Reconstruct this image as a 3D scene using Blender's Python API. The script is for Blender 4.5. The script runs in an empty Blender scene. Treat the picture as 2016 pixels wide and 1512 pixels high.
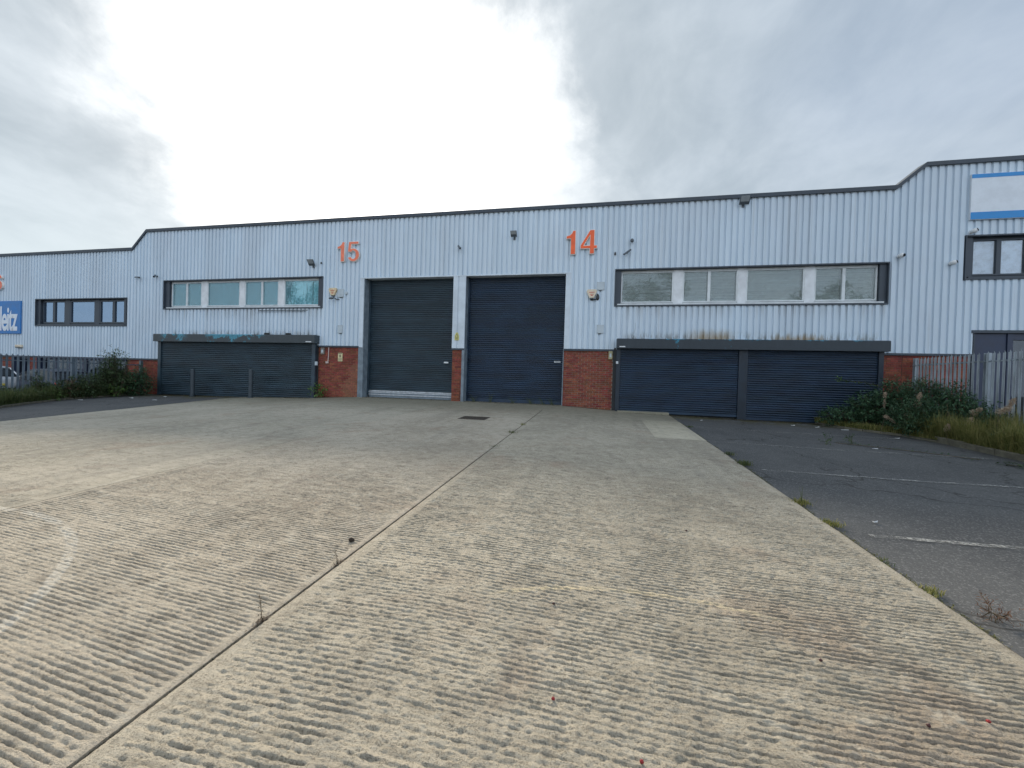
import bpy, bmesh, math, random
import numpy as np
from mathutils import Vector, Matrix
random.seed(7)
rng = np.random.default_rng(11)
S = bpy.context.scene
col = S.collection
rad = math.radians

# ------------------------------------------------------------------ camera
cam = bpy.data.cameras.new('camera'); cam_o = bpy.data.objects.new('camera', cam); col.objects.link(cam_o)
cam.sensor_width = 36.0; cam.lens = 800/2016*36.0; cam.clip_start = .05; cam.clip_end = 3000
rt, up, fw = (Vector(v) for v in ((.97759873,.2083306,.02998491), (-.0314767,.00384846,.99949708), (-.20811043,.97805089,-.01031981)))
m = Matrix((rt, up, -fw)).transposed().to_4x4(); m.translation = Vector((0,-15.5,1.0)); cam_o.matrix_world = m
S.camera = cam_o
# ------------------------------------------------------------------ light
SUN_EL, SUN_AZ = rad(32.5), rad(-34)
SDIR = Vector((math.sin(SUN_AZ)*math.cos(SUN_EL), math.cos(SUN_AZ)*math.cos(SUN_EL), math.sin(SUN_EL)))
sl = bpy.data.lights.new('sun', 'SUN'); sl.energy = 3.9; sl.angle = rad(9); sl.color = (1,.87,.69)
so = bpy.data.objects.new('sun', sl); col.objects.link(so); so.rotation_euler = (-SDIR).to_track_quat('-Z','Y').to_euler()
S.view_settings.view_transform = 'Standard'; S.view_settings.look = 'None'; S.view_settings.exposure = 0.45; S.view_settings.gamma = 1
S.view_settings.use_curve_mapping = False

class NT:
    def __init__(s, tree): s.t = tree; s.t.nodes.clear()
    def n(s, typ, **kw):
        x = s.t.nodes.new(typ); ins = kw.pop('ins', {})
        for k, v in kw.items(): setattr(x, k, v)
        for k, v in ins.items():
            i = x.inputs[k]
            if hasattr(v, 'is_output') or isinstance(v, bpy.types.NodeSocket): s.t.links.new(v, i)
            else: i.default_value = v
        return x
    def math(s, op, a, b=None, c=None, clamp=False):
        d = {0:a}
        if b is not None: d[1] = b
        if c is not None: d[2] = c
        x = s.n('ShaderNodeMath', operation=op, use_clamp=clamp, ins=d); return x.outputs[0]
    def vmath(s, op, a, b=None):
        d = {0:a}
        if b is not None: d[1] = b
        x = s.n('ShaderNodeVectorMath', operation=op, ins=d); return x.outputs['Value'] if op in ('DOT_PRODUCT','LENGTH','DISTANCE') else x.outputs[0]
    def noise(s, vec, scale, detail=3, rough=.55, dist=0):
        return s.n('ShaderNodeTexNoise', ins={'Vector':vec,'Scale':scale,'Detail':detail,'Roughness':rough,'Distortion':dist}).outputs[0]
    def ramp(s, fac, a, b, lo=0., hi=1., smooth=True):
        return s.n('ShaderNodeMapRange', interpolation_type='SMOOTHSTEP' if smooth else 'LINEAR', ins={0:fac,1:a,2:b,3:lo,4:hi}).outputs[0]
    def mix(s, fac, a, b, blend='MIX'):
        x = s.n('ShaderNodeMix', data_type='RGBA', blend_type=blend)
        for i, v in ((0,fac),(6,a),(7,b)):
            if isinstance(v, bpy.types.NodeSocket): s.t.links.new(v, x.inputs[i])
            else: x.inputs[i].default_value = v if i == 0 else (*v, 1) if len(v) == 3 else v
        return x.outputs[2]
    def sep(s, v): return s.n('ShaderNodeSeparateXYZ', ins={0:v}).outputs
    def comb(s, x, y, z): return s.n('ShaderNodeCombineXYZ', ins={0:x,1:y,2:z}).outputs[0]

W = bpy.data.worlds.new('World'); S.world = W; W.use_nodes = True
w = NT(W.node_tree)
tc = w.n('ShaderNodeTexCoord').outputs['Generated']
d = w.vmath('NORMALIZE', tc)
x, y, z = w.sep(d)[:3]
zz = w.math('ADD', w.math('MAXIMUM', z, 0.0), .22)
flat = w.comb(w.math('DIVIDE', x, zz), w.math('DIVIDE', y, zz), 0.0)
rot = w.n('ShaderNodeMapping', ins={0:flat,'Location':(-6.3,-1.7,0),'Rotation':(0,0,rad(28)),'Scale':(1.0,.72,1)}).outputs[0]
n1 = w.noise(rot, 1.15, 6, .56, .35)
n2 = w.noise(rot, 4.0, 6, .6, .4)
n3 = w.noise(flat, .5, 3, .5)
streak = w.math('ADD', w.math('MULTIPLY', n1, .65), w.math('MULTIPLY', n2, .35))
cloud = w.ramp(streak, .33, .66)
dot = w.vmath('DOT_PRODUCT', d, tuple(SDIR))
ang = w.math('ARCCOSINE', w.math('MINIMUM', dot, .99999))
nd = w.math('ADD', w.math('MULTIPLY', w.noise(d, 4.2, 7, .64, .25), .6), w.math('MULTIPLY', streak, .4))
angn = w.math('ADD', ang, w.math('MULTIPLY', w.math('SUBTRACT', nd, .5), -.46))
bank = w.ramp(w.math('ADD', w.math('ADD', z, w.math('MULTIPLY', x, .35)), w.math('MULTIPLY', w.math('SUBTRACT', nd, .5), -.45)), .40, .72)   # thicker cloud high on the right
bank2 = w.ramp(w.math('ADD', x, w.math('MULTIPLY', w.math('SUBTRACT', nd, .5), .5)), -.62, -.80)   # and on the left
angn = w.math('ADD', angn, w.math('ADD', w.math('MULTIPLY', bank, .26), w.math('MULTIPLY', bank2, .16)))
glow = w.ramp(angn, .62, .22)
core = w.ramp(angn, .36, .04)
thin = w.ramp(w.math('ADD', w.math('MULTIPLY', x, .6), w.math('ADD', w.math('MULTIPLY', z, .5), n3)), .75, 1.25)
grey = w.mix(cloud, (3.2,3.75,4.15), (5.4,5.95,6.35))
blue = w.mix(cloud, (2.75,3.5,4.7), (3.7,4.4,5.4))
cl = w.mix(thin, grey, blue)
cl = w.mix(w.ramp(z, .40, .05, 0, .5), cl, (4.6,5.6,6.1))
back = w.math('MULTIPLY', w.ramp(dot, .45, -.55), w.ramp(streak, .62, .42, .35, 1))   # the cover breaks up away from the sun
cl = w.mix(w.ramp(dot, .45, -.55), cl, (9.9,10.5,11.2))
cl = w.mix(w.math('MULTIPLY', back, .4), cl, (4.6,7.0,10.2))
cl = w.mix(glow, cl, (13,13,12.8))
cl = w.mix(core, cl, (26,25.4,24.5))
sky = w.n('ShaderNodeTexSky', sky_type='NISHITA', sun_disc=False, sun_elevation=SUN_EL, sun_rotation=SUN_AZ, air_density=1.2, dust_density=2.0)
skc = w.mix(.9, sky.outputs[0], cl)
bg = w.n('ShaderNodeBackground', ins={'Color':skc,'Strength':.1})
w.n('ShaderNodeOutputWorld', ins={0:bg.outputs[0]})

# ------------------------------------------------------------------ material helpers
MATS = {}
def pmat(name, base, rough=.6, metal=0., var=.12, scale=3., stretch=(1,1,1), bump=0., bscale=60., rnd=0., tint=None, dirt=None):
    """plain procedural material: base colour broken up by noise; rnd = per-object spread; dirt=(colour, amount, scale)"""
    if name in MATS: return MATS[name]
    M = bpy.data.materials.new(name); M.use_nodes = True; t = NT(M.node_tree)
    pos = t.n('ShaderNodeNewGeometry').outputs['Position']
    st = t.n('ShaderNodeMapping', ins={0:pos,'Scale':stretch}).outputs[0]
    nz = t.noise(st, scale, 5, .6)
    lo = tuple(c*(1-var*1.6) for c in base); hi = tuple(min(1, c*(1+var*1.2)) for c in base)
    c = t.mix(t.ramp(nz, .3, .7), lo, tint or hi)
    if rnd:
        r = t.n('ShaderNodeObjectInfo').outputs['Random']
        hs = t.n('ShaderNodeHueSaturation', ins={'Hue':t.ramp(r,0,1,.5-rnd*.02,.5+rnd*.02,False),'Saturation':1.,'Value':t.ramp(t.math('FRACT',t.math('MULTIPLY',r,7.31)),0,1,1-rnd*.35,1+rnd*.35,False),'Color':c}); c = hs.outputs[0]
    if dirt:
        dn = t.noise(st, dirt[2], 6, .7, .5)
        c = t.mix(t.ramp(dn, .75-dirt[1]*.4, .85, 0, .8), c, dirt[0])
    ins = {'Base Color':c,'Roughness':t.ramp(nz,.2,.8,max(.02,rough-.08),min(1,rough+.08)),'Metallic':metal}
    if bump:
        bn = t.noise(pos, bscale, 4, .6)
        ins['Normal'] = t.n('ShaderNodeBump', ins={'Strength':bump,'Distance':.01,'Height':bn}).outputs[0]
    b = t.n('ShaderNodeBsdfPrincipled', ins=ins); t.n('ShaderNodeOutputMaterial', ins={0:b.outputs[0]})
    MATS[name] = M; return M

# ------------------------------------------------------------------ mesh helpers
WLOC = {}
def place(o, parent=None):
    col.objects.link(o)
    if parent is not None: o.parent = parent
    return o
def tag(o, label=None, cat=None, group=None, kind=None):
    if label: o['label'] = label
    if cat: o['category'] = cat
    if group: o['group'] = group
    if kind: o['kind'] = kind
    return o
def thing(name, loc, label, cat, group=None):
    o = bpy.data.objects.new(name, None); col.objects.link(o); o.location = loc; o.empty_display_size = .2
    WLOC[o.name] = Vector(loc); return tag(o, label, cat, group)
class MB:
    def __init__(s): s.v = []; s.f = []
    def q(s, *pts):
        n = len(s.v); s.v += [tuple(p) for p in pts]; s.f.append(tuple(range(n, n+len(pts))))
        return s
    def box(s, x0, x1, y0, y1, z0, z1):
        n = len(s.v); s.v += [(x,y,z) for z in (z0,z1) for y in (y0,y1) for x in (x0,x1)]
        s.f += [tuple(n+i for i in f) for f in ((0,2,3,1),(4,5,7,6),(0,1,5,4),(2,6,7,3),(0,4,6,2),(1,3,7,5))]
        return s
    def bbox(s, x0, x1, y0, y1, z0, z1, b=.006):
        """box with chamfered front (low y) edges"""
        n = len(s.v)
        s.v += [(x0,y1,z0),(x1,y1,z0),(x1,y1,z1),(x0,y1,z1),(x0,y0+b,z0),(x1,y0+b,z0),(x1,y0+b,z1),(x0,y0+b,z1),(x0+b,y0,z0+b),(x1-b,y0,z0+b),(x1-b,y0,z1-b),(x0+b,y0,z1-b)]
        s.f += [tuple(n+i for i in f) for f in ((3,2,1,0),(0,1,5,4),(1,2,6,5),(2,3,7,6),(3,0,4,7),(4,5,9,8),(5,6,10,9),(6,7,11,10),(7,4,8,11),(8,9,10,11))]
        return s
    def tube(s, pts, r, n=8, cap=True):
        """r: number or list"""
        pts = [Vector(p) for p in pts]; rs = r if isinstance(r,(list,tuple)) else [r]*len(pts)
        base = len(s.v)
        for i, p in enumerate(pts):
            t = (pts[min(i+1,len(pts)-1)]-pts[max(i-1,0)]).normalized()
            a = t.cross(Vector((0,0,1))) if abs(t.z) < .9 else t.cross(Vector((1,0,0)))
            a.normalize(); b = t.cross(a)
            for k in range(n):
                th = 2*math.pi*k/n; s.v.append(tuple(p+a*math.cos(th)*rs[i]+b*math.sin(th)*rs[i]))
        for i in range(len(pts)-1):
            for k in range(n):
                k2 = (k+1)%n; s.f.append((base+i*n+k, base+i*n+k2, base+(i+1)*n+k2, base+(i+1)*n+k))
        if cap:
            s.f.append(tuple(base+k for k in range(n))[::-1]); s.f.append(tuple(base+(len(pts)-1)*n+k for k in range(n)))
        return s
    def ell(s, c, r, nu=12, nv=8, zmin=-1.):
        base = len(s.v)
        for j in range(nv+1):
            ph = -math.pi/2+math.pi*j/nv; zz = max(math.sin(ph), zmin)
            for i in range(nu):
                th = 2*math.pi*i/nu; s.v.append((c[0]+r[0]*math.cos(ph)*math.cos(th), c[1]+r[1]*math.cos(ph)*math.sin(th), c[2]+r[2]*zz))
        for j in range(nv):
            for i in range(nu):
                i2 = (i+1)%nu; s.f.append((base+j*nu+i, base+j*nu+i2, base+(j+1)*nu+i2, base+(j+1)*nu+i))
        return s
    def prism(s, poly, y0, y1):
        """polygon of (x,z), front at y0, back at y1"""
        n = len(s.v); k = len(poly)
        s.v += [(p[0],y0,p[1]) for p in poly]+[(p[0],y1,p[1]) for p in poly]
        s.f.append(tuple(n+i for i in range(k))); s.f.append(tuple(n+k+i for i in range(k))[::-1])
        for i in range(k):
            j = (i+1)%k; s.f.append((n+j, n+i, n+k+i, n+k+j))
        return s
    def build(s, name, mat, parent=None, smooth=False, origin=None):
        me = bpy.data.meshes.new(name)
        off = WLOC.get(parent.name, Vector((0,0,0))) if parent is not None else Vector((0,0,0))
        org = Vector(origin) if origin is not None else off
        me.from_pydata([(v[0]-org.x, v[1]-org.y, v[2]-org.z) for v in s.v], [], s.f); me.update()
        me.materials.append(mat)
        if smooth: me.polygons.foreach_set('use_smooth', [True]*len(me.polygons))
        o = bpy.data.objects.new(name, me); place(o, parent)
        if origin is not None: o.location = org-off
        WLOC[o.name] = org
        return o
def inst(name, mesh, wloc, parent):
    o = bpy.data.objects.new(name, mesh); place(o, parent); o.location = Vector(wloc)-WLOC[parent.name]; return o
def fix_normals(o):
    bm = bmesh.new(); bm.from_mesh(o.data); bmesh.ops.recalc_face_normals(bm, faces=bm.faces); bm.to_mesh(o.data); bm.free(); return o
# ------------------------------------------------------------------ ground levels (metres; facade stands on Y = 0, door thresholds about Z = 0.06)
BX = [-300,-60,-40,-31,-20.5,-12,-10,-1,0.6,5,9,14,60,300]; BZ = [-.7,-.7,-.5,-.35,-.17,-.04,.06,.06,-.02,-.10,-.12,-.12,-.3,-.3]
def g(x, y):
    return np.interp(x, BX, BZ) + .0367*np.clip(y, -24, 0)
def gz(x, y): return float(g(np.array(float(x)), np.array(float(y))))
def grid_mesh(name, xs, ys, zf, mat, parent=None, skew=None, smooth=True):
    X, Y = np.meshgrid(np.asarray(xs, float), np.asarray(ys, float))
    if skew is not None: X = X + skew(X, Y)
    Z = zf(X, Y)
    nx, ny = len(xs), len(ys)
    me = bpy.data.meshes.new(name)
    co = np.stack([X, Y, Z], -1).reshape(-1, 3).astype(np.float32)
    i = np.arange(nx*ny).reshape(ny, nx)
    quads = np.stack([i[:-1,:-1], i[:-1,1:], i[1:,1:], i[1:,:-1]], -1).reshape(-1, 4).astype(np.int32)
    me.vertices.add(len(co)); me.vertices.foreach_set('co', co.ravel())
    me.loops.add(quads.size); me.loops.foreach_set('vertex_index', quads.ravel())
    me.polygons.add(len(quads)); me.polygons.foreach_set('loop_start', np.arange(0, quads.size, 4, dtype=np.int32)); me.polygons.foreach_set('loop_total', np.full(len(quads), 4, np.int32))
    if smooth: me.polygons.foreach_set('use_smooth', np.ones(len(quads), bool))
    me.update(calc_edges=True); me.materials.append(mat)
    o = bpy.data.objects.new(name, me); place(o, parent); WLOC[o.name] = Vector((0,0,0))
    return o
# value noise for relief
def vnoise(x, y, seed):
    xi = np.floor(x).astype(np.int64); yi = np.floor(y).astype(np.int64); fx = x-xi; fy = y-yi
    fx = fx*fx*(3-2*fx); fy = fy*fy*(3-2*fy)
    def h(a, b):
        k = (a*374761393 + b*668265263 + seed*1442695041) & 0xffffffff
        k = ((k ^ (k >> 13))*1274126177) & 0xffffffff
        return ((k ^ (k >> 16)) & 0xffff)/65535.
    return (h(xi,yi)*(1-fx)+h(xi+1,yi)*fx)*(1-fy) + (h(xi,yi+1)*(1-fx)+h(xi+1,yi+1)*fx)*fy
def fbm(x, y, seed, o=3):
    s = 0; a = .5; t = 0
    for k in range(o):
        s = s + a*vnoise(x*2**k, y*2**k, seed+k*17); t += a; a *= .55
    return s/t

# ------------------------------------------------------------------ ground materials
def asphalt_mat():
    M = bpy.data.materials.new('asphalt'); M.use_nodes = True; t = NT(M.node_tree)
    pos = t.n('ShaderNodeNewGeometry').outputs['Position']
    big = t.noise(pos, .45, 5, .6, .4); fine = t.noise(pos, 85, 3, .7); mid = t.noise(pos, 4.5, 5, .65, .3)
    vor = t.n('ShaderNodeTexVoronoi', ins={'Vector':pos,'Scale':75.}).outputs['Color']
    c = t.mix(t.ramp(big,.35,.65), (.060,.063,.065), (.105,.107,.106))
    c = t.mix(t.ramp(mid,.5,.75,0,.6), c, (.045,.047,.05))
    c = t.mix(t.ramp(t.sep(vor)[0],.70,1.,0,.85), c, (.22,.22,.215))
    c = t.mix(t.ramp(fine,.3,.7,.75,0), c, (.04,.042,.045))
    # long wandering cracks and seams
    wv = t.n('ShaderNodeTexVoronoi', feature='DISTANCE_TO_EDGE', ins={'Vector':t.vmath('ADD', pos, t.vmath('SCALE', t.n('ShaderNodeTexNoise', ins={'Vector':pos,'Scale':1.6,'Detail':4}).outputs['Color'], None)),'Scale':.33}).outputs['Distance']
    c = t.mix(t.ramp(wv, .010, .0, 0, .85), c, (.018,.018,.016))
    y_ = t.sep(pos)[1]
    # moss and silt that gathers at the foot of the walls
    moss = t.math('MULTIPLY', t.ramp(y_, -1.9, -.6), t.ramp(t.noise(pos, 1.7, 5, .65, .5), .4, .6))
    c = t.mix(t.math('MULTIPLY', moss, .95), c, (.07,.066,.028))
    b = t.n('ShaderNodeBump', ins={'Strength':.55,'Distance':.006,'Height':t.math('ADD', fine, t.math('MULTIPLY', t.sep(vor)[0], .6))})
    p = t.n('ShaderNodeBsdfPrincipled', ins={'Base Color':c,'Roughness':.85,'Normal':b.outputs[0]})
    t.n('ShaderNodeOutputMaterial', ins={0:p.outputs[0]}); return M
def concrete_mat(name, a, b_, wear, patch=None):
    M = bpy.data.materials.new(name); M.use_nodes = True; t = NT(M.node_tree)
    pos = t.n('ShaderNodeNewGeometry').outputs['Position']; px, py, pz = t.sep(pos)[:3]
    pos2 = pos
    big = t.noise(pos2, .5, 5, .6, .5); mid = t.noise(pos2, 3.2, 6, .65, .3); fine = t.noise(pos2, 95, 4, .75); sand = t.noise(pos2, 230, 2, .7)
    c = t.mix(t.ramp(big,.34,.66), a, b_)
    c = t.mix(t.ramp(mid,.52,.74,0,.4), c, tuple(v*.66 for v in a))
    pink = t.noise(pos2, .9, 4, .6, .6)
    c = t.mix(t.ramp(pink,.55,.72,0,.45), c, (.36,.265,.195))
    c = t.mix(t.ramp(fine,.50,.60,0,wear), c, tuple(v*.34 for v in a))
    c = t.mix(t.ramp(sand,.55,.75,0,.5), c, (.45,.405,.32))
    rk = t.noise(t.n('ShaderNodeMapping', ins={0:pos2,'Scale':(4.5,30,1)}).outputs[0], 1., 5, .7)
    c = t.mix(t.ramp(rk,.50,.66,0,.42), c, tuple(v*.40 for v in a))
    c = t.mix(t.ramp(rk,.47,.32,0,.5), c, (.48,.435,.345))
    scf = t.noise(t.n('ShaderNodeMapping', ins={0:pos2,'Scale':(1.6,3.4,1)}).outputs[0], 1.3, 6, .75, .6)
    c = t.mix(t.ramp(scf,.62,.70,0,.45), c, (.15,.135,.11))
    mot = t.noise(pos2, 6.5, 7, .82, .2)
    c = t.mix(t.ramp(mot,.52,.64,0,.55), c, tuple(v*.5 for v in a))
    c = t.mix(t.ramp(mot,.47,.36,0,.6), c, (.56,.52,.43))
    scr = t.noise(t.n('ShaderNodeMapping', ins={0:pos2,'Scale':(2.2,7.5,1),'Rotation':(0,0,.35)}).outputs[0], 1.6, 6, .8, .8)
    c = t.mix(t.ramp(scr,.63,.70,0,.75), c, (.56,.52,.44))
    # streaks left by tyres, running to the doors
    st = t.noise(t.n('ShaderNodeMapping', ins={0:pos2,'Scale':(2.6,.16,1)}).outputs[0], 1., 4, .6)
    c = t.mix(t.ramp(st,.54,.7,0,.25), c, (.19,.178,.155))
    # damp algae close to the doors
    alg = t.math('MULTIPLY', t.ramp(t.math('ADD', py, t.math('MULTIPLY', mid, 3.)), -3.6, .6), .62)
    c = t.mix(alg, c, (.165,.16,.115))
    # worn painted arcs
    for cx, cy, r, wd, x0, x1, cc in ((-5.577,-15.606,2.98,.045,-9,-2.2,(.58,.55,.48)), (.59,-14.82,2.352,.026,-.8,1.35,(.62,.53,.36))):
        dist = t.vmath('DISTANCE', pos2, (cx,cy,0.))
        e = t.math('ABSOLUTE', t.math('SUBTRACT', t.math('ADD', dist, t.math('MULTIPLY', t.math('SUBTRACT', mid, .5), .05)), r))
        band = t.ramp(e, wd, wd*.55)
        win = t.math('MULTIPLY', t.ramp(px, x0, x0+.4), t.ramp(px, x1, x1-.4))
        win = t.math('MULTIPLY', win, t.ramp(py, cy, cy+.6))
        wr = t.ramp(t.noise(pos2, 30, 5, .8), .38, .54)
        wr2 = t.ramp(t.noise(pos2, 3.1, 4, .7), .30, .55)
        c = t.mix(t.math('MULTIPLY', t.math('MULTIPLY', band, win), t.math('MULTIPLY', wr, t.math('MULTIPLY', wr2, .95))), c, cc)
    h = t.math('ADD', t.math('MULTIPLY', fine, 1.), t.math('MULTIPLY', sand, .6))
    b = t.n('ShaderNodeBump', ins={'Strength':1.,'Distance':.013,'Height':h})
    p = t.n('ShaderNodeBsdfPrincipled', ins={'Base Color':c,'Roughness':.82,'Normal':b.outputs[0]})
    p.inputs['Specular IOR Level'].default_value = .35
    t.n('ShaderNodeOutputMaterial', ins={0:p.outputs[0]}); return M
M_asph = asphalt_mat()
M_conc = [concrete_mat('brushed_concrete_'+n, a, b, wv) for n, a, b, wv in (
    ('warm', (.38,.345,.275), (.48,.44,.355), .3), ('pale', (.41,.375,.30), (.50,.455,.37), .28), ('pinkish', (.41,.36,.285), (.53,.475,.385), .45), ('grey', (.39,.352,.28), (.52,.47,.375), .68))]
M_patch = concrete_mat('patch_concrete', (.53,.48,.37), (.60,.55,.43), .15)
M_joint = pmat('joint_filler', (.03,.028,.024), .9)

# asphalt sheet to the horizon
xs = np.unique(np.concatenate([np.linspace(-600,-60,12), np.linspace(-60,40,101), np.linspace(40,600,12)]))
ys = np.unique(np.concatenate([np.linspace(-600,-30,14), np.linspace(-30,6,73), np.linspace(6,600,10)]))
ground = grid_mesh('asphalt_ground', xs, ys, lambda X, Y: g(X, Y)-.035+.012*(fbm(X*.5,Y*.5,3)-.5)*(np.abs(X) < 60), M_asph)
tag(ground, kind='structure')

# concrete yard: long bays with open joints between them
yard = bpy.data.objects.new('concrete_yard', None); col.objects.link(yard); tag(yard, kind='structure'); WLOC[yard.name] = Vector((0,0,0))
YR = np.concatenate([np.linspace(-24,-14.7,30), np.arange(-14.65,-12.0,.0042), np.arange(-12.0,-9.5,.0062), np.arange(-9.5,-7.2,.0095), np.arange(-7.2,-5.6,.04), np.linspace(-5.6,-1.62,41)])
def relief(p, amp, tilt, seed, x0, x1, rough):
    def f(X, Y):
        base = g(X, Y)
        near = np.clip((Y+14.7)/.05, 0, 1)*np.clip((-6.6-Y)/1.6, 0, 1)
        ed = np.clip(np.minimum(X-x0-(.07 if seed > 150 else .05), x1-X-(.07 if seed > 150 else .03))/.05, 0, 1)
        edge = np.clip(np.minimum(X-x0, x1-X)/.02, 0, 1)
        wob = .020*(fbm(X*.5, Y*1.2, seed)-.5) + .003*(fbm(X*5, Y*9, seed+3)-.5)
        ph = (Y + tilt*X + wob)/p
        rag = .9*(fbm(X*6, Y*48, seed+13, 2)-.5) + (.45 if rough < 1.2 else .7)*(fbm(X*38, Y*80, seed+15, 2)-.5)
        s = np.clip((np.sin(2*np.pi*ph)+.50+(1.7 if rough < 1.2 else 2.1)*rag)/.65+.5, 0, 1); s = s*s*(3-2*s)
        patch = np.clip((fbm(X*1.8, Y*.45, seed+5)-.30)/.2, .55, 1)
        brk = np.clip((fbm(X*3.5, Y*20, seed+7)-.26)/.22, .45, 1)
        pits = fbm(X*45, Y*60, seed+9, 2)-.5
        lump = fbm(X*22, Y*60, seed+11, 2)-.5
        h = amp*(s-.8)*patch*brk*ed + rough*(.010*pits + .004*lump)*(.35+.65*ed)
        return base + h*near - .008*(1-edge)
    return f
bays = [(-14.6,-9.62,.10,1.0,M_conc[1],.042,.004,.10), (-9.6,-5.62,.035,1.0,M_conc[1],.034,.008,.06), (-5.6,-1.87,.0115,1.0,M_conc[2],.0345,.0125,.089), (-1.85,2.45,.0115,1.0,M_conc[3],.040,.0125,-.015)]
for k, (x0, x1, dx, rgh, mt, p, amp, tilt) in enumerate(bays):
    n = int((x1-x0)/dx)
    xs = np.linspace(x0, x1, n)
    sk = (lambda X, Y: .05*(fbm(Y*3.1+X*0, Y*0+.5, 77, 4)-.5)*np.clip((X-2.25)/.2, 0, 1)) if k == 3 else (lambda X, Y: (-14.0-(Y+9.5)*.166+14.6)*np.clip((-9.62-X)/4.98, 0, 1)) if k == 0 else None
    yr = YR if k > 1 else YR[::2] if k == 1 else YR[(np.arange(len(YR)) % 8 == 0) | (YR > -6)]
    yr = np.unique(np.append(yr, [-24, -1.62]))
    o = grid_mesh('slab', xs, yr, relief(p, amp, tilt, 31+k*50, x0, x1, 1.0 if k < 3 else 1.35), mt, yard, skew=sk)
    # sides of the bay
    sb = MB()
    yy = np.linspace(-24, -1.62, 60)
    for xe in (x0, x1):
        for a, b in zip(yy[:-1], yy[1:]):
            xa = xe+(float(sk(np.array(xe), np.array(a))) if sk else 0); xb = xe+(float(sk(np.array(xe), np.array(b))) if sk else 0)
            sb.q((xa,a,gz(xe,a)-.1),(xb,b,gz(xe,b)-.1),(xb,b,gz(xe,b)-.0075),(xa,a,gz(xe,a)-.0075))
    for a, b in zip(np.linspace(x0,x1,12)[:-1], np.linspace(x0,x1,12)[1:]):
        sb.q((a,-1.62,gz(a,-1.62)-.1),(b,-1.62,gz(b,-1.62)-.1),(b,-1.62,gz(b,-1.62)),(a,-1.62,gz(a,-1.62)))
    sb.build('slab_edge', mt, yard)
# dark filler low in the joints
jb = MB()
for xj in (-9.61,-5.61,-1.86):
    for a, b in zip(np.linspace(-24,-1.6,60)[:-1], np.linspace(-24,-1.6,60)[1:]):
        jb.q((xj-.03,a,gz(xj,a)-.022),(xj+.03,a,gz(xj,a)-.022),(xj+.03,b,gz(xj,b)-.022),(xj-.03,b,gz(xj,b)-.022))
jb.q((-15.6,-1.64,-.16),(2.5,-1.64,-.11),(2.5,-1.58,-.11),(-15.6,-1.58,-.16))
jb.build('joint_filler', M_joint, yard)
# apron in front of the doors
ap_x = np.linspace(-15.4, 2.45, 120)
def apron_z(X, Y):
    z0 = g(X, np.full_like(Y, -1.6)); zt = np.interp(X, [-15.4,-12,-10,-1.3,.5,2.45], [-.12,-.03,.075,.075,-.02,-.07])
    k = (Y+1.6)/1.6
    return z0*(1-k)+zt*k
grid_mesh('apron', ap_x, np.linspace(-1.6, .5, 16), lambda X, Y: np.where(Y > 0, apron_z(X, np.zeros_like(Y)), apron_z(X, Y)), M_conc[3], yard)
ae = MB()
for a, b in zip(ap_x[:-1], ap_x[1:]):
    za, zb = (float(apron_z(np.array(v), np.array(-1.6))) for v in (a, b)); ae.q((a,-1.6,za-.1),(b,-1.6,zb-.1),(b,-1.6,zb),(a,-1.6,za))
for xe in (-15.4, 2.45):
    for a, b in ((-1.6,-.8),(-.8,0)):
        za, zb = (float(apron_z(np.array(xe), np.array(v))) for v in (a, b)); ae.q((xe,a,za-.1),(xe,b,zb-.1),(xe,b,zb),(xe,a,za))
ae.build('apron_edge', M_conc[3], yard)
# pale repair patch near the right-hand edge of the yard
grid_mesh('repair_patch', np.linspace(1.32,2.44,8), np.linspace(-5.6,-2.35,14), lambda X, Y: g(X, Y)+.004, M_patch, yard)
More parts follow.
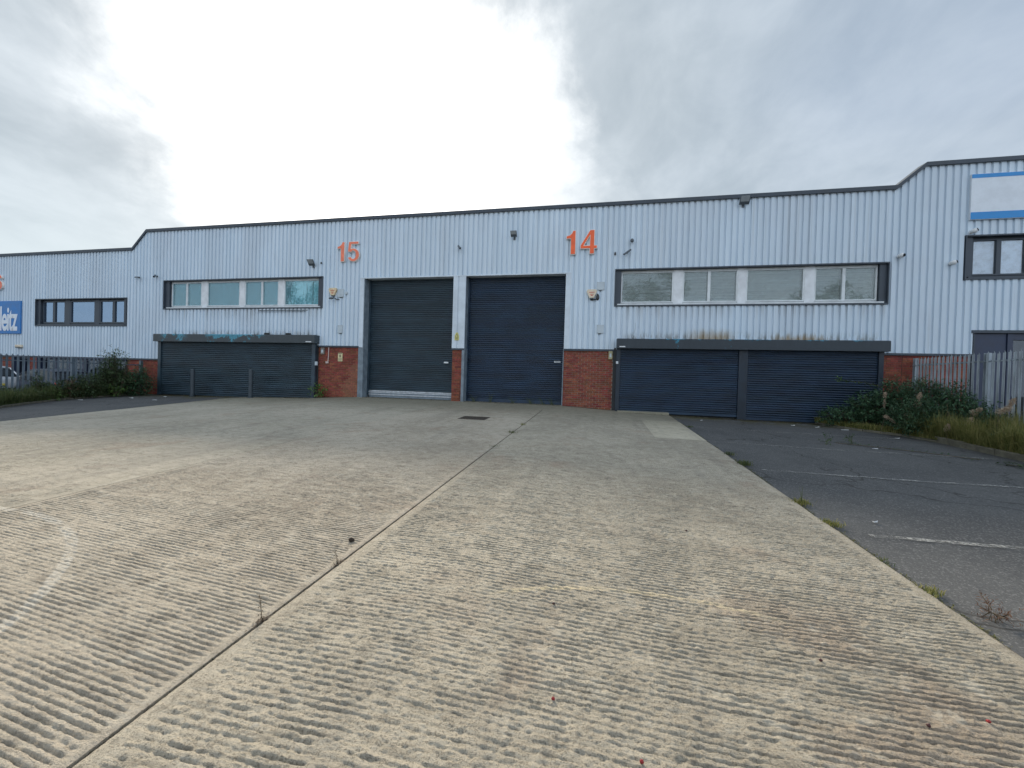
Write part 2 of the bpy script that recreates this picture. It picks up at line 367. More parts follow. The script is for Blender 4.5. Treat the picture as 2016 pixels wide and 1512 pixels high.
# ------------------------------------------------------------------ building materials
def cladding_mat():
    M = bpy.data.materials.new('silver_grey_cladding'); M.use_nodes = True; t = NT(M.node_tree)
    pos = t.n('ShaderNodeNewGeometry').outputs['Position']; px, py, pz = t.sep(pos)[:3]
    v = t.noise(t.n('ShaderNodeMapping', ins={0:pos,'Scale':(3.2,3.2,.22)}).outputs[0], 1., 5, .65)
    big = t.noise(pos, .35, 4, .6)
    c = t.mix(t.ramp(v,.3,.7), (.555,.665,.765), (.645,.75,.845))
    c = t.mix(t.ramp(big,.45,.7,0,.35), c, (.52,.575,.64))
    # each rolled sheet weathers on its own
    sh = t.n('ShaderNodeTexWhiteNoise', noise_dimensions='1D', ins={'W':t.math('FLOOR', t.math('DIVIDE', px, 1.0))}).outputs['Value']
    c = t.mix(t.ramp(sh,0,1,0,.35,False), c, (.50,.57,.64))
    run = t.noise(t.n('ShaderNodeMapping', ins={0:pos,'Scale':(9,9,.10)}).outputs[0], 1., 4, .6)
    c = t.mix(t.ramp(run,.56,.74,0,.38), c, (.36,.39,.41))
    onwin = t.math('MAXIMUM', t.math('MULTIPLY', t.math('GREATER_THAN', px, .5), t.math('LESS_THAN', px, 9.1)), t.math('MULTIPLY', t.math('GREATER_THAN', px, -20.36), t.math('LESS_THAN', px, -11.8)))
    under = t.math('MULTIPLY', t.ramp(pz, 3.2, 3.84), t.math('MULTIPLY', onwin, t.math('LESS_THAN', pz, 3.88)))
    c = t.mix(t.math('MULTIPLY', under, t.ramp(run,.42,.66,0,.55)), c, (.30,.32,.33))
    spots = t.noise(pos, 9, 6, .75, .3)
    c = t.mix(t.ramp(spots,.66,.8,0,.4), c, (.36,.37,.36))
    # grime and rust that splashed up from the tops of the shutter boxes
    up_ = t.ramp(pz, 2.98, 2.62)
    gr = t.noise(t.n('ShaderNodeMapping', ins={0:pos,'Scale':(5.5,5.5,1.4)}).outputs[0], 1., 5, .7)
    onbox = t.math('MAXIMUM', t.math('MULTIPLY', t.ramp(px,.6,1.3), t.ramp(px,9.2,8.6)), t.math('MULTIPLY', t.ramp(px,-20.4,-19.5), t.ramp(px,-11.8,-12.3)))
    c = t.mix(t.math('MULTIPLY', t.math('MULTIPLY', up_, t.ramp(gr,.42,.62)), t.math('MULTIPLY', onbox, .75)), c, (.155,.145,.115))
    rust = t.math('MULTIPLY', t.math('MULTIPLY', t.ramp(px,2.9,3.5), t.ramp(px,4.8,4.2)), t.ramp(t.math('ADD', pz, t.math('MULTIPLY', gr, -.5)), 2.82, 2.42))
    rust2 = t.math('MULTIPLY', t.math('MULTIPLY', t.ramp(px,5.6,6.2), t.ramp(px,7.6,7.0)), t.ramp(t.math('ADD', pz, t.math('MULTIPLY', gr, -.5)), 2.62, 2.38))
    c = t.mix(t.math('MULTIPLY', t.math('MAXIMUM', rust, rust2), .75), c, (.30,.205,.085))
    b = t.n('ShaderNodeBump', ins={'Strength':.08,'Distance':.02,'Height':t.noise(pos, 2.2, 3, .5)})
    p = t.n('ShaderNodeBsdfPrincipled', ins={'Base Color':c,'Roughness':.46,'Metallic':.0,'Normal':b.outputs[0]})
    t.n('ShaderNodeOutputMaterial', ins={0:p.outputs[0]}); return M
M_clad = cladding_mat()
M_flash = pmat('pale_flashing', (.60,.675,.75), .42, var=.08, scale=1.5, dirt=((.33,.34,.33),.25,5))
M_cop = pmat('dark_coping', (.04,.055,.075), .5, var=.15, scale=2)
M_trim = pmat('window_trim_slate', (.045,.060,.080), .5, var=.12, scale=2)
M_jamb = pmat('steel_jamb_grey', (.19,.235,.275), .45, var=.15, scale=4, dirt=((.10,.075,.05),.25,8))
M_lath = pmat('shutter_slate_blue', (.026,.048,.066), .38, rnd=.3, var=.2, scale=1.2, stretch=(1,1,3), dirt=((.035,.045,.055),.3,3))
M_lath2 = pmat('shutter_deep_blue', (.015,.035,.068), .38, rnd=.3, var=.2, scale=1.2, stretch=(1,1,3), dirt=((.03,.04,.055),.3,3))
M_guide = pmat('guide_dark_blue', (.013,.024,.040), .45, var=.15)
M_galv = pmat('galvanised_steel', (.50,.53,.56), .38, .75, var=.15, scale=9)
M_mortar = pmat('mortar', (.22,.13,.10), .9, var=.2, scale=12, bump=.4, bscale=90)
M_mortar2 = pmat('pale_mortar', (.30,.255,.21), .9, var=.2, scale=12, bump=.4, bscale=90)
M_brick = pmat('red_brick', (.235,.062,.038), .85, var=.18, scale=14, rnd=.8, bump=.5, bscale=70, dirt=((.075,.04,.034),.2,2.5))
M_brick2 = pmat('newer_orange_brick', (.275,.105,.062), .85, var=.15, scale=14, rnd=.5, bump=.5, bscale=70)
M_core = pmat('building_core', (.30,.31,.32), .8)
M_roof = pmat('roof_sheet', (.25,.27,.29), .6)
M_white = pmat('white_aluminium', (.66,.70,.72), .4, var=.08, scale=4, dirt=((.42,.43,.42),.25,7))
M_panel = pmat('white_infill_panel', (.72,.75,.78), .5, var=.08, scale=3, dirt=((.45,.44,.42),.3,5))
M_dark = pmat('dark_room', (.05,.055,.06), .9)
M_navy = pmat('navy_frame', (.022,.035,.075), .4, var=.1)
def glass(name, tintc, refl, tr, rc=(.86,.93,.97), dust_lift0=.05):
    M = bpy.data.materials.new(name); M.use_nodes = True; t = NT(M.node_tree)
    a = t.n('ShaderNodeBsdfTransparent', ins={0:(*tintc,1)}); gl = t.n('ShaderNodeBsdfGlossy', ins={0:(*rc,1),'Roughness':.015})
    f = t.n('ShaderNodeFresnel', ins={'IOR':1.5}).outputs[0]
    pos = t.n('ShaderNodeNewGeometry').outputs['Position']
    dust = t.n('ShaderNodeBsdfDiffuse', ins={0:(*tr,1)})  # thin dust, plus brightness painted onto panes that come out too dark
    s1 = t.n('ShaderNodeMixShader', ins={0:t.math('ADD', t.math('MULTIPLY', f, .9), refl, clamp=True),1:a.outputs[0],2:gl.outputs[0]})
    s2 = t.n('ShaderNodeMixShader', ins={0:t.ramp(t.noise(pos, 5, 5, .7),.35,.8,dust_lift0,dust_lift0+.11),1:s1.outputs[0],2:dust.outputs[0]})
    t.n('ShaderNodeOutputMaterial', ins={0:s2.outputs[0]}); return M
G15 = glass('teal_glass', (.74,.97,1.), .05, (.40,.62,.68), dust_lift0=.13); G14 = glass('grey_glass', (.96,.99,.98), .03, (.52,.57,.56), dust_lift0=.16); G16 = glass('sky_blue_tinted_glass', (.28,.36,.45), .38, (.15,.22,.3), (.55,.74,1.))  # far-left glass has the reflected sky blue put into its gloss colour
G16b = glass('dark_glass', (.25,.3,.38), .04, (.05,.06,.09)); G13 = glass('clear_glass', (.95,.97,1.), .04, (.4,.43,.45))
M_bl15 = pmat('vertical_blind_fabric', (.78,.90,.95), .8, var=.12, scale=6, stretch=(6,6,.3))
M_bl14 = pmat('venetian_blind', (.74,.82,.82), .6, var=.12, scale=5, stretch=(.3,.3,8))
M_blw = pmat('white_roller_blind', (.86,.89,.9), .8, var=.05)

# ------------------------------------------------------------------ units of the terrace
UX = dict(u16=(-44.,-21.0), u15=(-21.0,-5.60), u14=(-5.60,9.62), u13=(9.62,28.))
def ztop(x): return float(np.interp(x, [-22.32,-21.47,9.24,10.02], [6.86,7.70,7.66,8.34]))
U = {}
U['u16'] = thing('industrial_unit', (-30,0,-.4), 'low silver-clad unit at the far left with a dark-framed window strip and blue sign', 'building', 'units of the clad terrace')
U['u15'] = thing('industrial_unit', (-13,0,0), 'silver-clad unit numbered 15 with teal window strip and one wide roller shutter', 'building', 'units of the clad terrace')
U['u14'] = thing('industrial_unit', (2,0,0), 'silver-clad unit numbered 14 with venetian-blind windows and a pair of dark roller shutters', 'building', 'units of the clad terrace')
U['u13'] = thing('industrial_unit', (18,0,0), 'tallest silver-clad unit at the far right, with a white and blue fascia board', 'building', 'units of the clad terrace')
PITCH = .2
PROF = [(0,0.),(.120,0.),(.132,.046),(.188,.046),(.2,0.)]
def prof_pts(x0, x1):
    xs = {x0, x1}
    k = math.floor(x0/PITCH)
    while k*PITCH < x1+PITCH:
        for a, _ in PROF:
            v = k*PITCH+a
            if x0 < v < x1: xs.add(round(v, 5))
        k += 1
    for v in (-22.32,-21.47,9.24,10.02):
        if x0 < v < x1: xs.add(v)
    xs = sorted(xs)
    def yy(x):
        u = x-math.floor(x/PITCH+1e-6)*PITCH
        return float(np.interp(u, [p[0] for p in PROF], [p[1] for p in PROF]))
    return [(x, yy(x)) for x in xs]
def clad(mb, x0, x1, z0, z1=None):
    P = prof_pts(x0, x1)
    for (xa, ya), (xb, yb) in zip(P[:-1], P[1:]):
        mb.q((xa,ya,z0),(xb,yb,z0),(xb,yb,ztop(xb)-.06 if z1 is None else z1),(xa,ya,ztop(xa)-.06 if z1 is None else z1))
RECTS = dict(
  u16=[(-44,-28.67,1.5,None),(-28.67,-22.66,1.5,3.06),(-28.67,-22.66,4.42,None),(-22.66,-21.0,1.5,None)],
  u15=[(-21.0,-20.55,1.5,None),(-20.55,-20.36,2.24,None),(-20.36,-11.8,2.24,3.86),(-20.36,-11.8,5.2,None),(-11.8,-9.98,2.24,None),(-9.98,-5.60,5.1,None)],
  u14=[(-5.60,-1.15,5.1,None),(-1.15,.5,2.24,None),(.5,9.1,2.24,3.83),(.5,9.1,5.17,None),(9.1,9.62,2.24,None)],
  u13=[(9.62,11.18,2.24,None),(11.18,11.46,2.24,4.58),(11.18,21,5.94,None),(11.46,21,2.98,4.58),(21,28,2.24,None)])
for k, rl in RECTS.items():
    mb = MB()
    for r in rl: clad(mb, *r)
    mb.build('cladding', M_clad, U[k])
    x0, x1 = UX[k]; zb = -.9
    # carcass and roof behind the sheets
    h = min(ztop(x0+.9), ztop(x1-.9))-.3
    if k == 'u13': x0 = 10.1
    MB().box(x0, x1, .62, 32, zb, h).build('building_core', M_core, U[k])
    MB().box(x0, x1, .30, 32.2, h+.004, h+.15).build('roof', M_roof, U[k])
    x0 = UX[k][0]
    # coping
    cx = sorted({x0, x1, *[v for v in (-22.32,-21.47,9.24,10.02) if x0 < v < x1]})
    c = MB()
    for a, b in zip(cx[:-1], cx[1:]):
        za, zb_ = ztop(a), ztop(b)
        for (ya, yb, da, db) in ((-.06,-.06,-.125,0),(-.06,.32,0,.03),(.32,.32,.03,-.4),(-.06,-.005,-.125,-.125)):
            c.q((a,ya,za+da),(b,ya,zb_+da),(b,yb,zb_+db),(a,yb,za+db))
    c.build('coping', M_cop, U[k])
    # drip flashing under the sheets
    segs = dict(u16=[(-44,-21.0,1.5)], u15=[(-21.0,-20.55,1.5),(-11.95,-9.98,2.24)], u14=[(-1.33,.52,2.24),(9.06,9.62,2.24)], u13=[(9.62,11.46,2.24)])[k]
    for a, b, z in segs: MB().box(a, b, -.02, .12, z-.07, z-.003).build('drip_flashing', M_cop, U[k])
clos = MB()   # dark soffit closers behind the sheet bottoms
# ------------------------------------------------------------------ brickwork
def brick_meshes():
    out = {}
    def get(wd, mat):
        key = (round(wd, 3), mat.name)
        if key not in out:
            b = MB().bbox(-wd/2, wd/2, -.012, .03, -.0325, .0325, .004); o = b.build('brick_tmp', mat); out[key] = o.data; bpy.data.objects.remove(o)
        return out[key]
    return get
getb = brick_meshes()
def brickwall(unit, x0, x1, z0, z1, mortar=M_mortar, pick=None, yf=.06):
    wl = MB().box(x0, x1, yf, yf+.16, z0-.2, z1).build('brick_wall', mortar, unit)
    row = 0; z = z1-.045
    while z > z0-.02:
        x = x0-(0 if row % 2 == 0 else .1125)
        while x < x1-.02:
            a, b = max(x, x0)+.005, min(x+.225, x1)-.005
            if b-a > .03:
                mt = pick((a+b)/2, z) if pick else M_brick
                inst('brick', getb(round(b-a, 2), mt), ((a+b)/2, yf+random.uniform(-.0015,.0015), z), wl)
            x += .225
        z -= .075; row += 1
    return wl
def pick15(x, z):
    e = -10.25-max(0, (1.55-z))*.42+.14*math.sin(z*9)+random.uniform(-.1,.1)
    return M_brick2 if x > e and z < 1.75 else M_brick
brickwall(U['u15'], -11.95, -10.02, 0.0, 2.17, pick=pick15)
brickwall(U['u14'], -5.81, -5.40, .05, 2.17)
brickwall(U['u14'], -1.33, .50, -.03, 2.17, mortar=M_mortar2)
brickwall(U['u14'], 9.06, 9.61, -.15, 2.17)
brickwall(U['u13'], 9.62, 11.45, -.2, 2.17)
brickwall(U['u15'], -21.0, -20.56, -.25, 1.43)
brickwall(U['u16'], -22.6, -21.0, -.3, 1.43)
brickwall(U['u16'], -31.6, -30.2, -.45, 1.43)
brickwall(U['u16'], -29.15, -28.5, -.45, 1.43)
MB().box(-44, -31.61, .06, .3, -.9, 1.43).build('rear_brick_wall', M_brick, U['u16'])
MB().box(21, 28, .06, .3, -.6, 2.17).build('rear_brick_wall', M_brick, U['u13'])

# ------------------------------------------------------------------ window strips
def strip(unit, x0, x1, z0, z1, side, layout, fm, pm, gm, blind, sill=True, frame_w=.045, rec=.12, tm=None, top=.07, bot=.09):
    """layout: ('g', xa, xb) glazed light, ('p', xa, xb) infill panel"""
    T = MB(); yo = -.03
    T.box(x0-.03, x1+.03, yo, .26, z1-.002, z1+top-.03); T.box(x0-.03, x1+.03, yo, .26, z0-bot+.04, z0+.002)
    T.box(x0-.03, x0, yo, .26, z0+.002, z1-.002); T.box(x1, x1+.03, yo, .26, z0+.002, z1-.002)
    T.box(x0, x0+side, .05, .26, z0+.003, z1-.003); T.box(x1-side, x1, .05, .26, z0+.003, z1-.003)
    T.box(x0, x1, .50, .56, z0-.2, z1+.2)
    win = T.build('window', tm or M_trim, unit)
    xi0, xi1 = x0+side, x1-side
    if sill: MB().box(xi0-.12, xi1+.12, .0, .12, z0+.004, z0+.05).build('sill', fm, win)
    for za, zb in ((z1-.065, z1-.004), (z0+.055, z0+.11)): MB().box(xi0+.002, xi1-.002, .16, .24, za, zb).build('frame_rail', fm, win)
    for za, zb in ((z0+.004, z0+.02), (z1-.02, z1-.004)): MB().box(x0+.05, x1-.05, .255, .50, za, zb).build('window_board', M_dark, win)
    for kind, a, b in layout:
        if kind == 'p':
            MB().bbox(a, b, rec, .22, z0+.055, z1-.006, .008).build('infill_panel', pm, win)
        else:
            F = MB(); fw_ = frame_w; za, zb = z0+.112, z1-.067
            F.box(a, a+fw_, rec+.01, .21, za, zb); F.box(b-fw_, b, rec+.01, .21, za, zb)
            F.box(a+fw_, b-fw_, rec+.01, .21, za, za+fw_*.8); F.box(a+fw_, b-fw_, rec+.01, .21, zb-fw_*.6, zb)
            F.build('window_frame', fm, win)
            MB().box(a+fw_-.004, b-fw_+.004, .172, .178, za+fw_*.8-.004, zb-fw_*.6+.004).build('pane', gm, win)
            if blind == 'vert':
                B = MB(); xx = a+.05; rr = random.Random(int(a*100)); gap0 = rr.uniform(a, b)
                skip = rr.random() < .5
                while xx < b-.05:
                    t = rr.uniform(.25, .6) if rr.random() < .85 else rr.uniform(.9, 1.3)
                    hw = .045
                    c_, s_ = math.cos(t)*hw, math.sin(t)*hw
                    tilt = rr.uniform(-.01, .01)
                    zb2 = za+.04+rr.uniform(0,.015)
                    B.q((xx-c_,.30-s_,zb-.03),(xx+c_,.30+s_,zb-.03),(xx+c_+tilt,.30+s_,zb2),(xx-c_+tilt,.30-s_,zb2))
                    xx += .076 if not (abs(xx-gap0) < .12 and skip) else .16
                B.box(a+.02, b-.02, .27, .32, zb-.03, zb)
                tag(B.build('vertical_blind', M_bl15, win), kind='stuff')
            elif blind == 'venet':
                B = MB(); zz = za+.10; rr = random.Random(int(b*100))
                while zz < zb-.05:
                    t = rr.uniform(.5, .75)
                    B.q((a+.06,.28-.02,zz-.02*t),(b-.06,.28-.02,zz-.02*t),(b-.06,.28+.02,zz+.02*t),(a+.06,.28+.02,zz+.02*t)); zz += .026
                B.box(a+.06, b-.06, .265, .295, za+.06, za+.085); B.box(a+.06, b-.06, .26, .30, zb-.05, zb)
                tag(B.build('venetian_blind', M_bl14, win), kind='stuff')
            elif blind == 'roller':
                MB().box(a+.03, b-.03, .26, .265, za+.02, zb-.02).build('roller_blind', M_blw, win)
    return win
strip(U['u15'], -20.36, -11.80, 3.90, 5.19, .24, [('g',-20.08,-19.19),('g',-19.19,-18.32),('p',-18.32,-18.01),('g',-18.01,-16.19),('p',-16.19,-15.93),('g',-15.93,-15.0),('g',-15.0,-14.12),('p',-14.12,-13.84),('g',-13.84,-12.05)], M_white, M_panel, G15, 'vert')
strip(U['u14'], .50, 9.10, 3.87, 5.16, .20, [('g',.71,2.54),('p',2.54,2.86),('g',2.86,3.74),('g',3.74,4.67),('p',4.67,4.94),('g',4.94,6.75),('p',6.75,7.05),('g',7.05,7.92),('g',7.92,8.88)], M_white, M_panel, G14, 'venet')
strip(U['u16'], -28.67, -22.66, 3.10, 4.41, .22, [('g',-28.42,-27.64),('g',-27.64,-26.84),('p',-26.84,-26.53),('g',-26.53,-24.83),('p',-24.83,-24.57),('g',-24.57,-23.65),('g',-23.65,-22.9)], M_trim, M_trim, G16, None, frame_w=.08)
strip(U['u13'], 11.18, 21, 4.62, 5.93, .20, [('g',11.40,12.12)]+[('g',12.12+.72*i,12.84+.72*i) for i in range(12)], M_trim, M_trim, G13, 'roller', frame_w=.06)
# ground-floor glazing of the far left unit, behind the fence
strip(U['u16'], -30.18, -29.17, -.25, 1.42, .02, [('g',-30.14,-29.67),('g',-29.67,-29.2)], M_navy, M_navy, G16b, None, sill=False, tm=M_navy)
strip(U['u16'], -28.48, -22.62, -.25, 1.42, .04, [('g',-28.4,-27.6),('p',-27.6,-27.4),('g',-27.4,-26.5),('g',-26.5,-25.6),('p',-25.6,-25.4),('g',-25.4,-24.5),('g',-24.5,-23.6),('g',-23.6,-22.7)], M_navy, M_navy, G16b, None, sill=False, tm=M_navy)
MB().box(-27.3, -26.6, .26, .27, .55, 1.25).build('white_notice_sheet', M_blw, U['u16'])
MB().box(-29.62, -29.40, .26, .27, .45, 1.0).build('white_notice_sheet', M_blw, U['u16'])
# entrance of the right-hand unit
e = MB().box(11.40, 21, -.03, .24, 2.90, 2.99).box(11.44, 11.50, .0, .24, -.6, 2.89).build('entrance', M_trim, U['u13']); MB().box(11.51, 12.35, .06, .2, -.6, 2.89).build('side_panel', M_navy, e)
MB().box(12.36, 12.50, .03, .24, -.6, 2.89).box(12.51, 21, .06, .2, 2.70, 2.89).box(12.51, 21, .06, .2, -.6, -.2).build('entrance_frame', M_navy, e)
for i in range(6): MB().box(12.52+1.4*i, 12.52+1.4*i+1.36, .12, .13, -.19, 2.69).build('pane', G16b, e)

# ------------------------------------------------------------------ roller doors and shutters
def lath_mesh(wd, pitch, mat, curve=.026):
    b = MB(); N = 5
    pr = [(.012,-.5)]+[(-curve*math.sin(math.pi*i/N)**.7, -.47+.74*i/N) for i in range(N+1)]+[(.012,.29),(.012,.5)]
    for (ya, ta), (yb, tb) in zip(pr[:-1], pr[1:]):
        b.q((-wd/2,ya,ta*pitch),(wd/2,ya,ta*pitch),(wd/2,yb,tb*pitch),(-wd/2,yb,tb*pitch))
    o = b.build('lath_tmp', mat); me = o.data; bpy.data.objects.remove(o); return me
def roller(unit, name, x0, x1, z0, z1, yd, pitch, mat, guide, bottom=None, bh=.09, gm=None):
    """bottom bar and guides are the part; every lath hangs from it"""
    b = MB().box(x0+.012, x1-.012, yd-.022, yd+.02, z0, z0+bh)
    o = b.build(name, bottom or mat, unit)
    if guide:
        for a, c in ((x0-guide, x0+.01), (x1-.01, x1+guide)): MB().box(a, c, yd-.06, yd+.05, z0-.15, z1).build('guide', gm or mat, o)
    me = lath_mesh(x1-x0-.03, pitch, mat); z = z0+bh+pitch/2
    while z < z1+pitch/2:
        l_ = inst('lath', me, ((x0+x1)/2+random.uniform(-.002,.002), yd+random.uniform(-.0015,.0015), z), o); l_.rotation_euler = (random.uniform(-.05,.05), random.uniform(-.0007,.0007), 0); z += pitch
    return o
d15 = roller(U['u15'], 'roller_door', -9.70, -5.60, .33, 5.12, .40, .079, M_lath, .06, bottom=M_galv, bh=.05, gm=M_lath)
MB().box(-9.68, -5.62, .37, .42, .09, .32).build('bottom_rail', M_jamb, d15); MB().box(-9.68,-5.62,.335,.37,.18,.225).build('rail_rib', M_galv, d15); MB().box(-9.68,-5.62,.335,.37,.275,.315).build('rail_rib', M_galv, d15)
d14 = roller(U['u14'], 'roller_door', -5.25, -1.20, .08, 5.12, .40, .079, M_lath2, .06, bottom=M_lath2, bh=.14)
MB().box(-6.27, -6.08, .33, .37, 1.60, 1.66).build('door_handle', pmat('white_plastic', (.75,.78,.8), .4), d15)
nm = MB().box(-1.72, -1.48, .352, .36, 1.72, 1.78).build('maker_plate', MATS['white_plastic'], d14)
M_print = pmat('print_dark', (.04,.05,.09), .6)
for i in range(8): MB().box(-1.70+.026*i, -1.70+.026*i+.016, .350, .3515, 1.735, 1.765).build('plate_lettering', M_print, nm)
# door surrounds
def part(unit, name, mat, *boxes):
    b = MB()
    for q in boxes: b.box(*q)
    return b.build(name, mat, unit)
part(U['u15'], 'door_jamb', M_flash, (-9.99,-9.80,-.012,.04,2.18,5.08))
part(U['u15'], 'jamb_reveal', M_jamb, (-9.80,-9.765,-.014,.44,.02,5.08)); part(U['u15'], 'jamb_channel', M_jamb, (-10.02,-9.80,.02,.05,.02,2.17)); part(U['u15'], 'jamb_angle', M_jamb, (-9.84,-9.80,-.016,.02,.02,2.17))
part(U['u15'], 'door_head', M_flash, (-9.99,-5.60,-.02,.05,5.08,5.125), (-9.76,-5.60,.05,.60,5.10,5.14))
part(U['u14'], 'door_head', M_flash, (-5.60,-1.13,-.02,.05,5.08,5.125), (-5.60,-1.13,.05,.60,5.10,5.14))
part(U['u14'], 'door_jamb', M_flash, (-1.33,-1.14,-.012,.44,2.24,5.08))
part(U['u14'], 'jamb_reveal', M_jamb, (-5.39,-5.28,-.01,.44,.02,2.2)); part(U['u14'], 'jamb_reveal', M_jamb, (-1.36,-1.331,.02,.44,.0,2.235))
part(U['u14'], 'pier_flashing', M_flash, (-5.82,-5.625,-.012,.50,2.20,5.08), (-5.575,-5.30,-.012,.04,2.20,5.08), (-5.625,-5.575,.012,.06,2.20,5.08))
part(U['u14'], 'pier_reveal', M_jamb, (-5.34,-5.30,.04,.5,2.20,5.08))
part(U['u14'], 'drip_flashing', M_cop, (-5.83,-5.29,-.02,.08,2.13,2.197))
# shutters in their surface-mounted boxes
def peel_mat(name, base, under, lo, hi, xw, slo=-.16, shi=.10):
    M = bpy.data.materials.new(name); M.use_nodes = True; t = NT(M.node_tree)
    pos = t.n('ShaderNodeNewGeometry').outputs['Position']; px, py, pz = t.sep(pos)[:3]
    n = t.math('ADD', t.noise(pos, 2.0, 6, .68, .4), t.math('MULTIPLY', t.math('SUBTRACT', t.noise(pos, 14, 4, .7), .5), .22))
    reg = 0.0
    for a, b in xw:
        r = t.math('MULTIPLY', t.ramp(px, a-.35, a+.2), t.ramp(px, b+.35, b-.2)); reg = r if isinstance(reg, float) else t.math('MAXIMUM', reg, r)
    mask = t.math('MULTIPLY', t.ramp(t.math('ADD', n, t.ramp(pz, lo, hi, slo, shi)), .50, .53), reg)
    c = t.mix(t.noise(pos, 5, 4, .6), tuple(v*.8 for v in base), tuple(v*1.15 for v in base))
    c = t.mix(t.ramp(t.noise(t.n('ShaderNodeMapping', ins={0:pos,'Scale':(5,5,.5)}).outputs[0], 1.5, 4, .6),.5,.75,0,.3), c, tuple(v*1.5 for v in base))
    u = t.mix(t.ramp(t.noise(pos, 18, 4, .7),.35,.65), under, tuple(min(1, v*1.9) for v in under))
    c = t.mix(mask, c, u)
    p = t.n('ShaderNodeBsdfPrincipled', ins={'Base Color':c,'Roughness':.48,'Normal':t.n('ShaderNodeBump', ins={'Strength':.4,'Distance':.004,'Height':t.math('MULTIPLY', mask, -1.)}).outputs[0]})
    t.n('ShaderNodeOutputMaterial', ins={0:p.outputs[0]}); return M
M_box15 = peel_mat('peeling_slate_paint', (.045,.058,.066), (.04,.17,.23), 2.34, 2.66, [(-19.9,-18.8),(-17.4,-14.6)], -.05, .05)
M_box14 = peel_mat('slate_paint_top_peel', (.026,.038,.050), (.02,.12,.18), 2.50, 2.70, [(1.5,9.0)])
def shutter_box(unit, x0, x1, z0, z1, mat, d=.34):
    b = MB(); c = .03
    pr = [(0.0,z1),(-d+c,z1),(-d,z1-c),(-d,z0),(-d+.03,z0),(-.04,z0+.002),(0.0,z0+.002)]
    for (ya, za), (yb, zb) in zip(pr[:-1], pr[1:]): b.q((x0,ya,za),(x0,yb,zb),(x1,yb,zb),(x1,ya,za))
    n = len(b.v); k = len(pr)
    b.v += [(x0,p[0],p[1]) for p in pr]+[(x1,p[0],p[1]) for p in pr]
    b.f += [tuple(n+i for i in range(k)), tuple(n+k+i for i in range(k))[::-1]]
    return b.build('shutter_box', mat, unit)
b15 = shutter_box(U['u15'], -20.52, -11.88, 2.31, 2.66, M_box15)
b14 = shutter_box(U['u14'], .60, 9.06, 2.26, 2.61, M_box14)
MB().box(-12.3, -12.02, -.346, -.341, 2.345, 2.385).build('maker_label', MATS['white_plastic'], b15)
MB().box(.70, .90, -.346, -.341, 2.30, 2.335).build('maker_label', MATS['white_plastic'], b14)
roller(U['u15'], 'roller_shutter', -20.30, -12.12, -.15, 2.34, -.10, .088, M_lath, .16)
roller(U['u14'], 'roller_shutter', .74, 4.72, -.06, 2.30, -.10, .077, M_lath2, .13, gm=M_guide)
roller(U['u14'], 'roller_shutter', 4.98, 8.86, -.13, 2.30, -.10, .077, M_lath2, .13, gm=M_guide)
part(U['u15'], 'wall_behind_shutter', M_dark, (-20.55,-11.96,.03,.2,-.6,2.3))
part(U['u14'], 'wall_behind_shutter', M_dark, (.505,9.05,.03,.2,-.6,2.3))
part(U['u14'], 'threshold', M_patch, (.70,2.45,-.42,-.0,-.2,.0))
# ------------------------------------------------------------------ numbers and signs
def curve_mesh(name, polys, mat, extrude, offset=0., bevel=0.):
    cu = bpy.data.curves.new(name, 'CURVE'); cu.dimensions = '2D'; cu.fill_mode = 'BOTH'; cu.extrude = extrude; cu.offset = offset; cu.bevel_depth = bevel
    for P in polys:
        sp = cu.splines.new('POLY'); sp.points.add(len(P)-1)
        for i, p in enumerate(P): sp.points[i].co = (p[0], p[1], 0, 1)
        sp.use_cyclic_u = True
    o = bpy.data.objects.new(name, cu); col.objects.link(o)
    dg = bpy.context.evaluated_depsgraph_get(); me = bpy.data.meshes.new_from_object(o.evaluated_get(dg))
    bpy.data.objects.remove(o); me.materials.clear(); me.materials.append(mat); me.name = name
    return me
def arc(cx, cy, rx, ry, a0, a1, n=14): return [(cx+rx*math.cos(rad(a0+(a1-a0)*i/n)), cy+ry*math.sin(rad(a0+(a1-a0)*i/n))) for i in range(n+1)]
DIG = {
 '1': [[(.16,0),(.345,0),(.345,1),(.235,1),(.20,.90),(.13,.82),(.0,.775),(.0,.65),(.16,.66)]],
 '4': [[(.33,0),(.50,0),(.50,.22),(.60,.22),(.60,.36),(.50,.36),(.50,1),(.335,1),(.0,.37),(.0,.22),(.33,.22)], [(.33,.36),(.135,.36),(.33,.74)]],
 '5': [[(.07,1),(.535,1),(.535,.86),(.20,.86),(.175,.645)]+arc(.29,.325,.285,.335,105,-160,22)+[(.175,.25)]+arc(.285,.335,.115,.20,-145,138,16)+[(.175,.47),(.02,.48)]],
 '6': [arc(.29,.30,.29,.31,0,-180,14)+[(.0,.55)]+arc(.29,.58,.29,.42,172,20,14)+[(.40,.73)]+arc(.29,.70,.115,.155,15,170,8)+[(.165,.54)]+arc(.31,.31,.27,.30,110,0,8), arc(.29,.30,.115,.17,0,360,14)[:-1]],
}
M_org = pmat('orange_acrylic', (.95,.135,.032), .45, var=.1, scale=4, dirt=((.5,.16,.11),.3,6))
M_org15 = pmat('faded_orange_acrylic', (.93,.22,.12), .5, var=.12, scale=5, dirt=((.6,.3,.24),.35,7))
M_rim = pmat('pale_letter_rim', (.82,.78,.74), .5, var=.1)
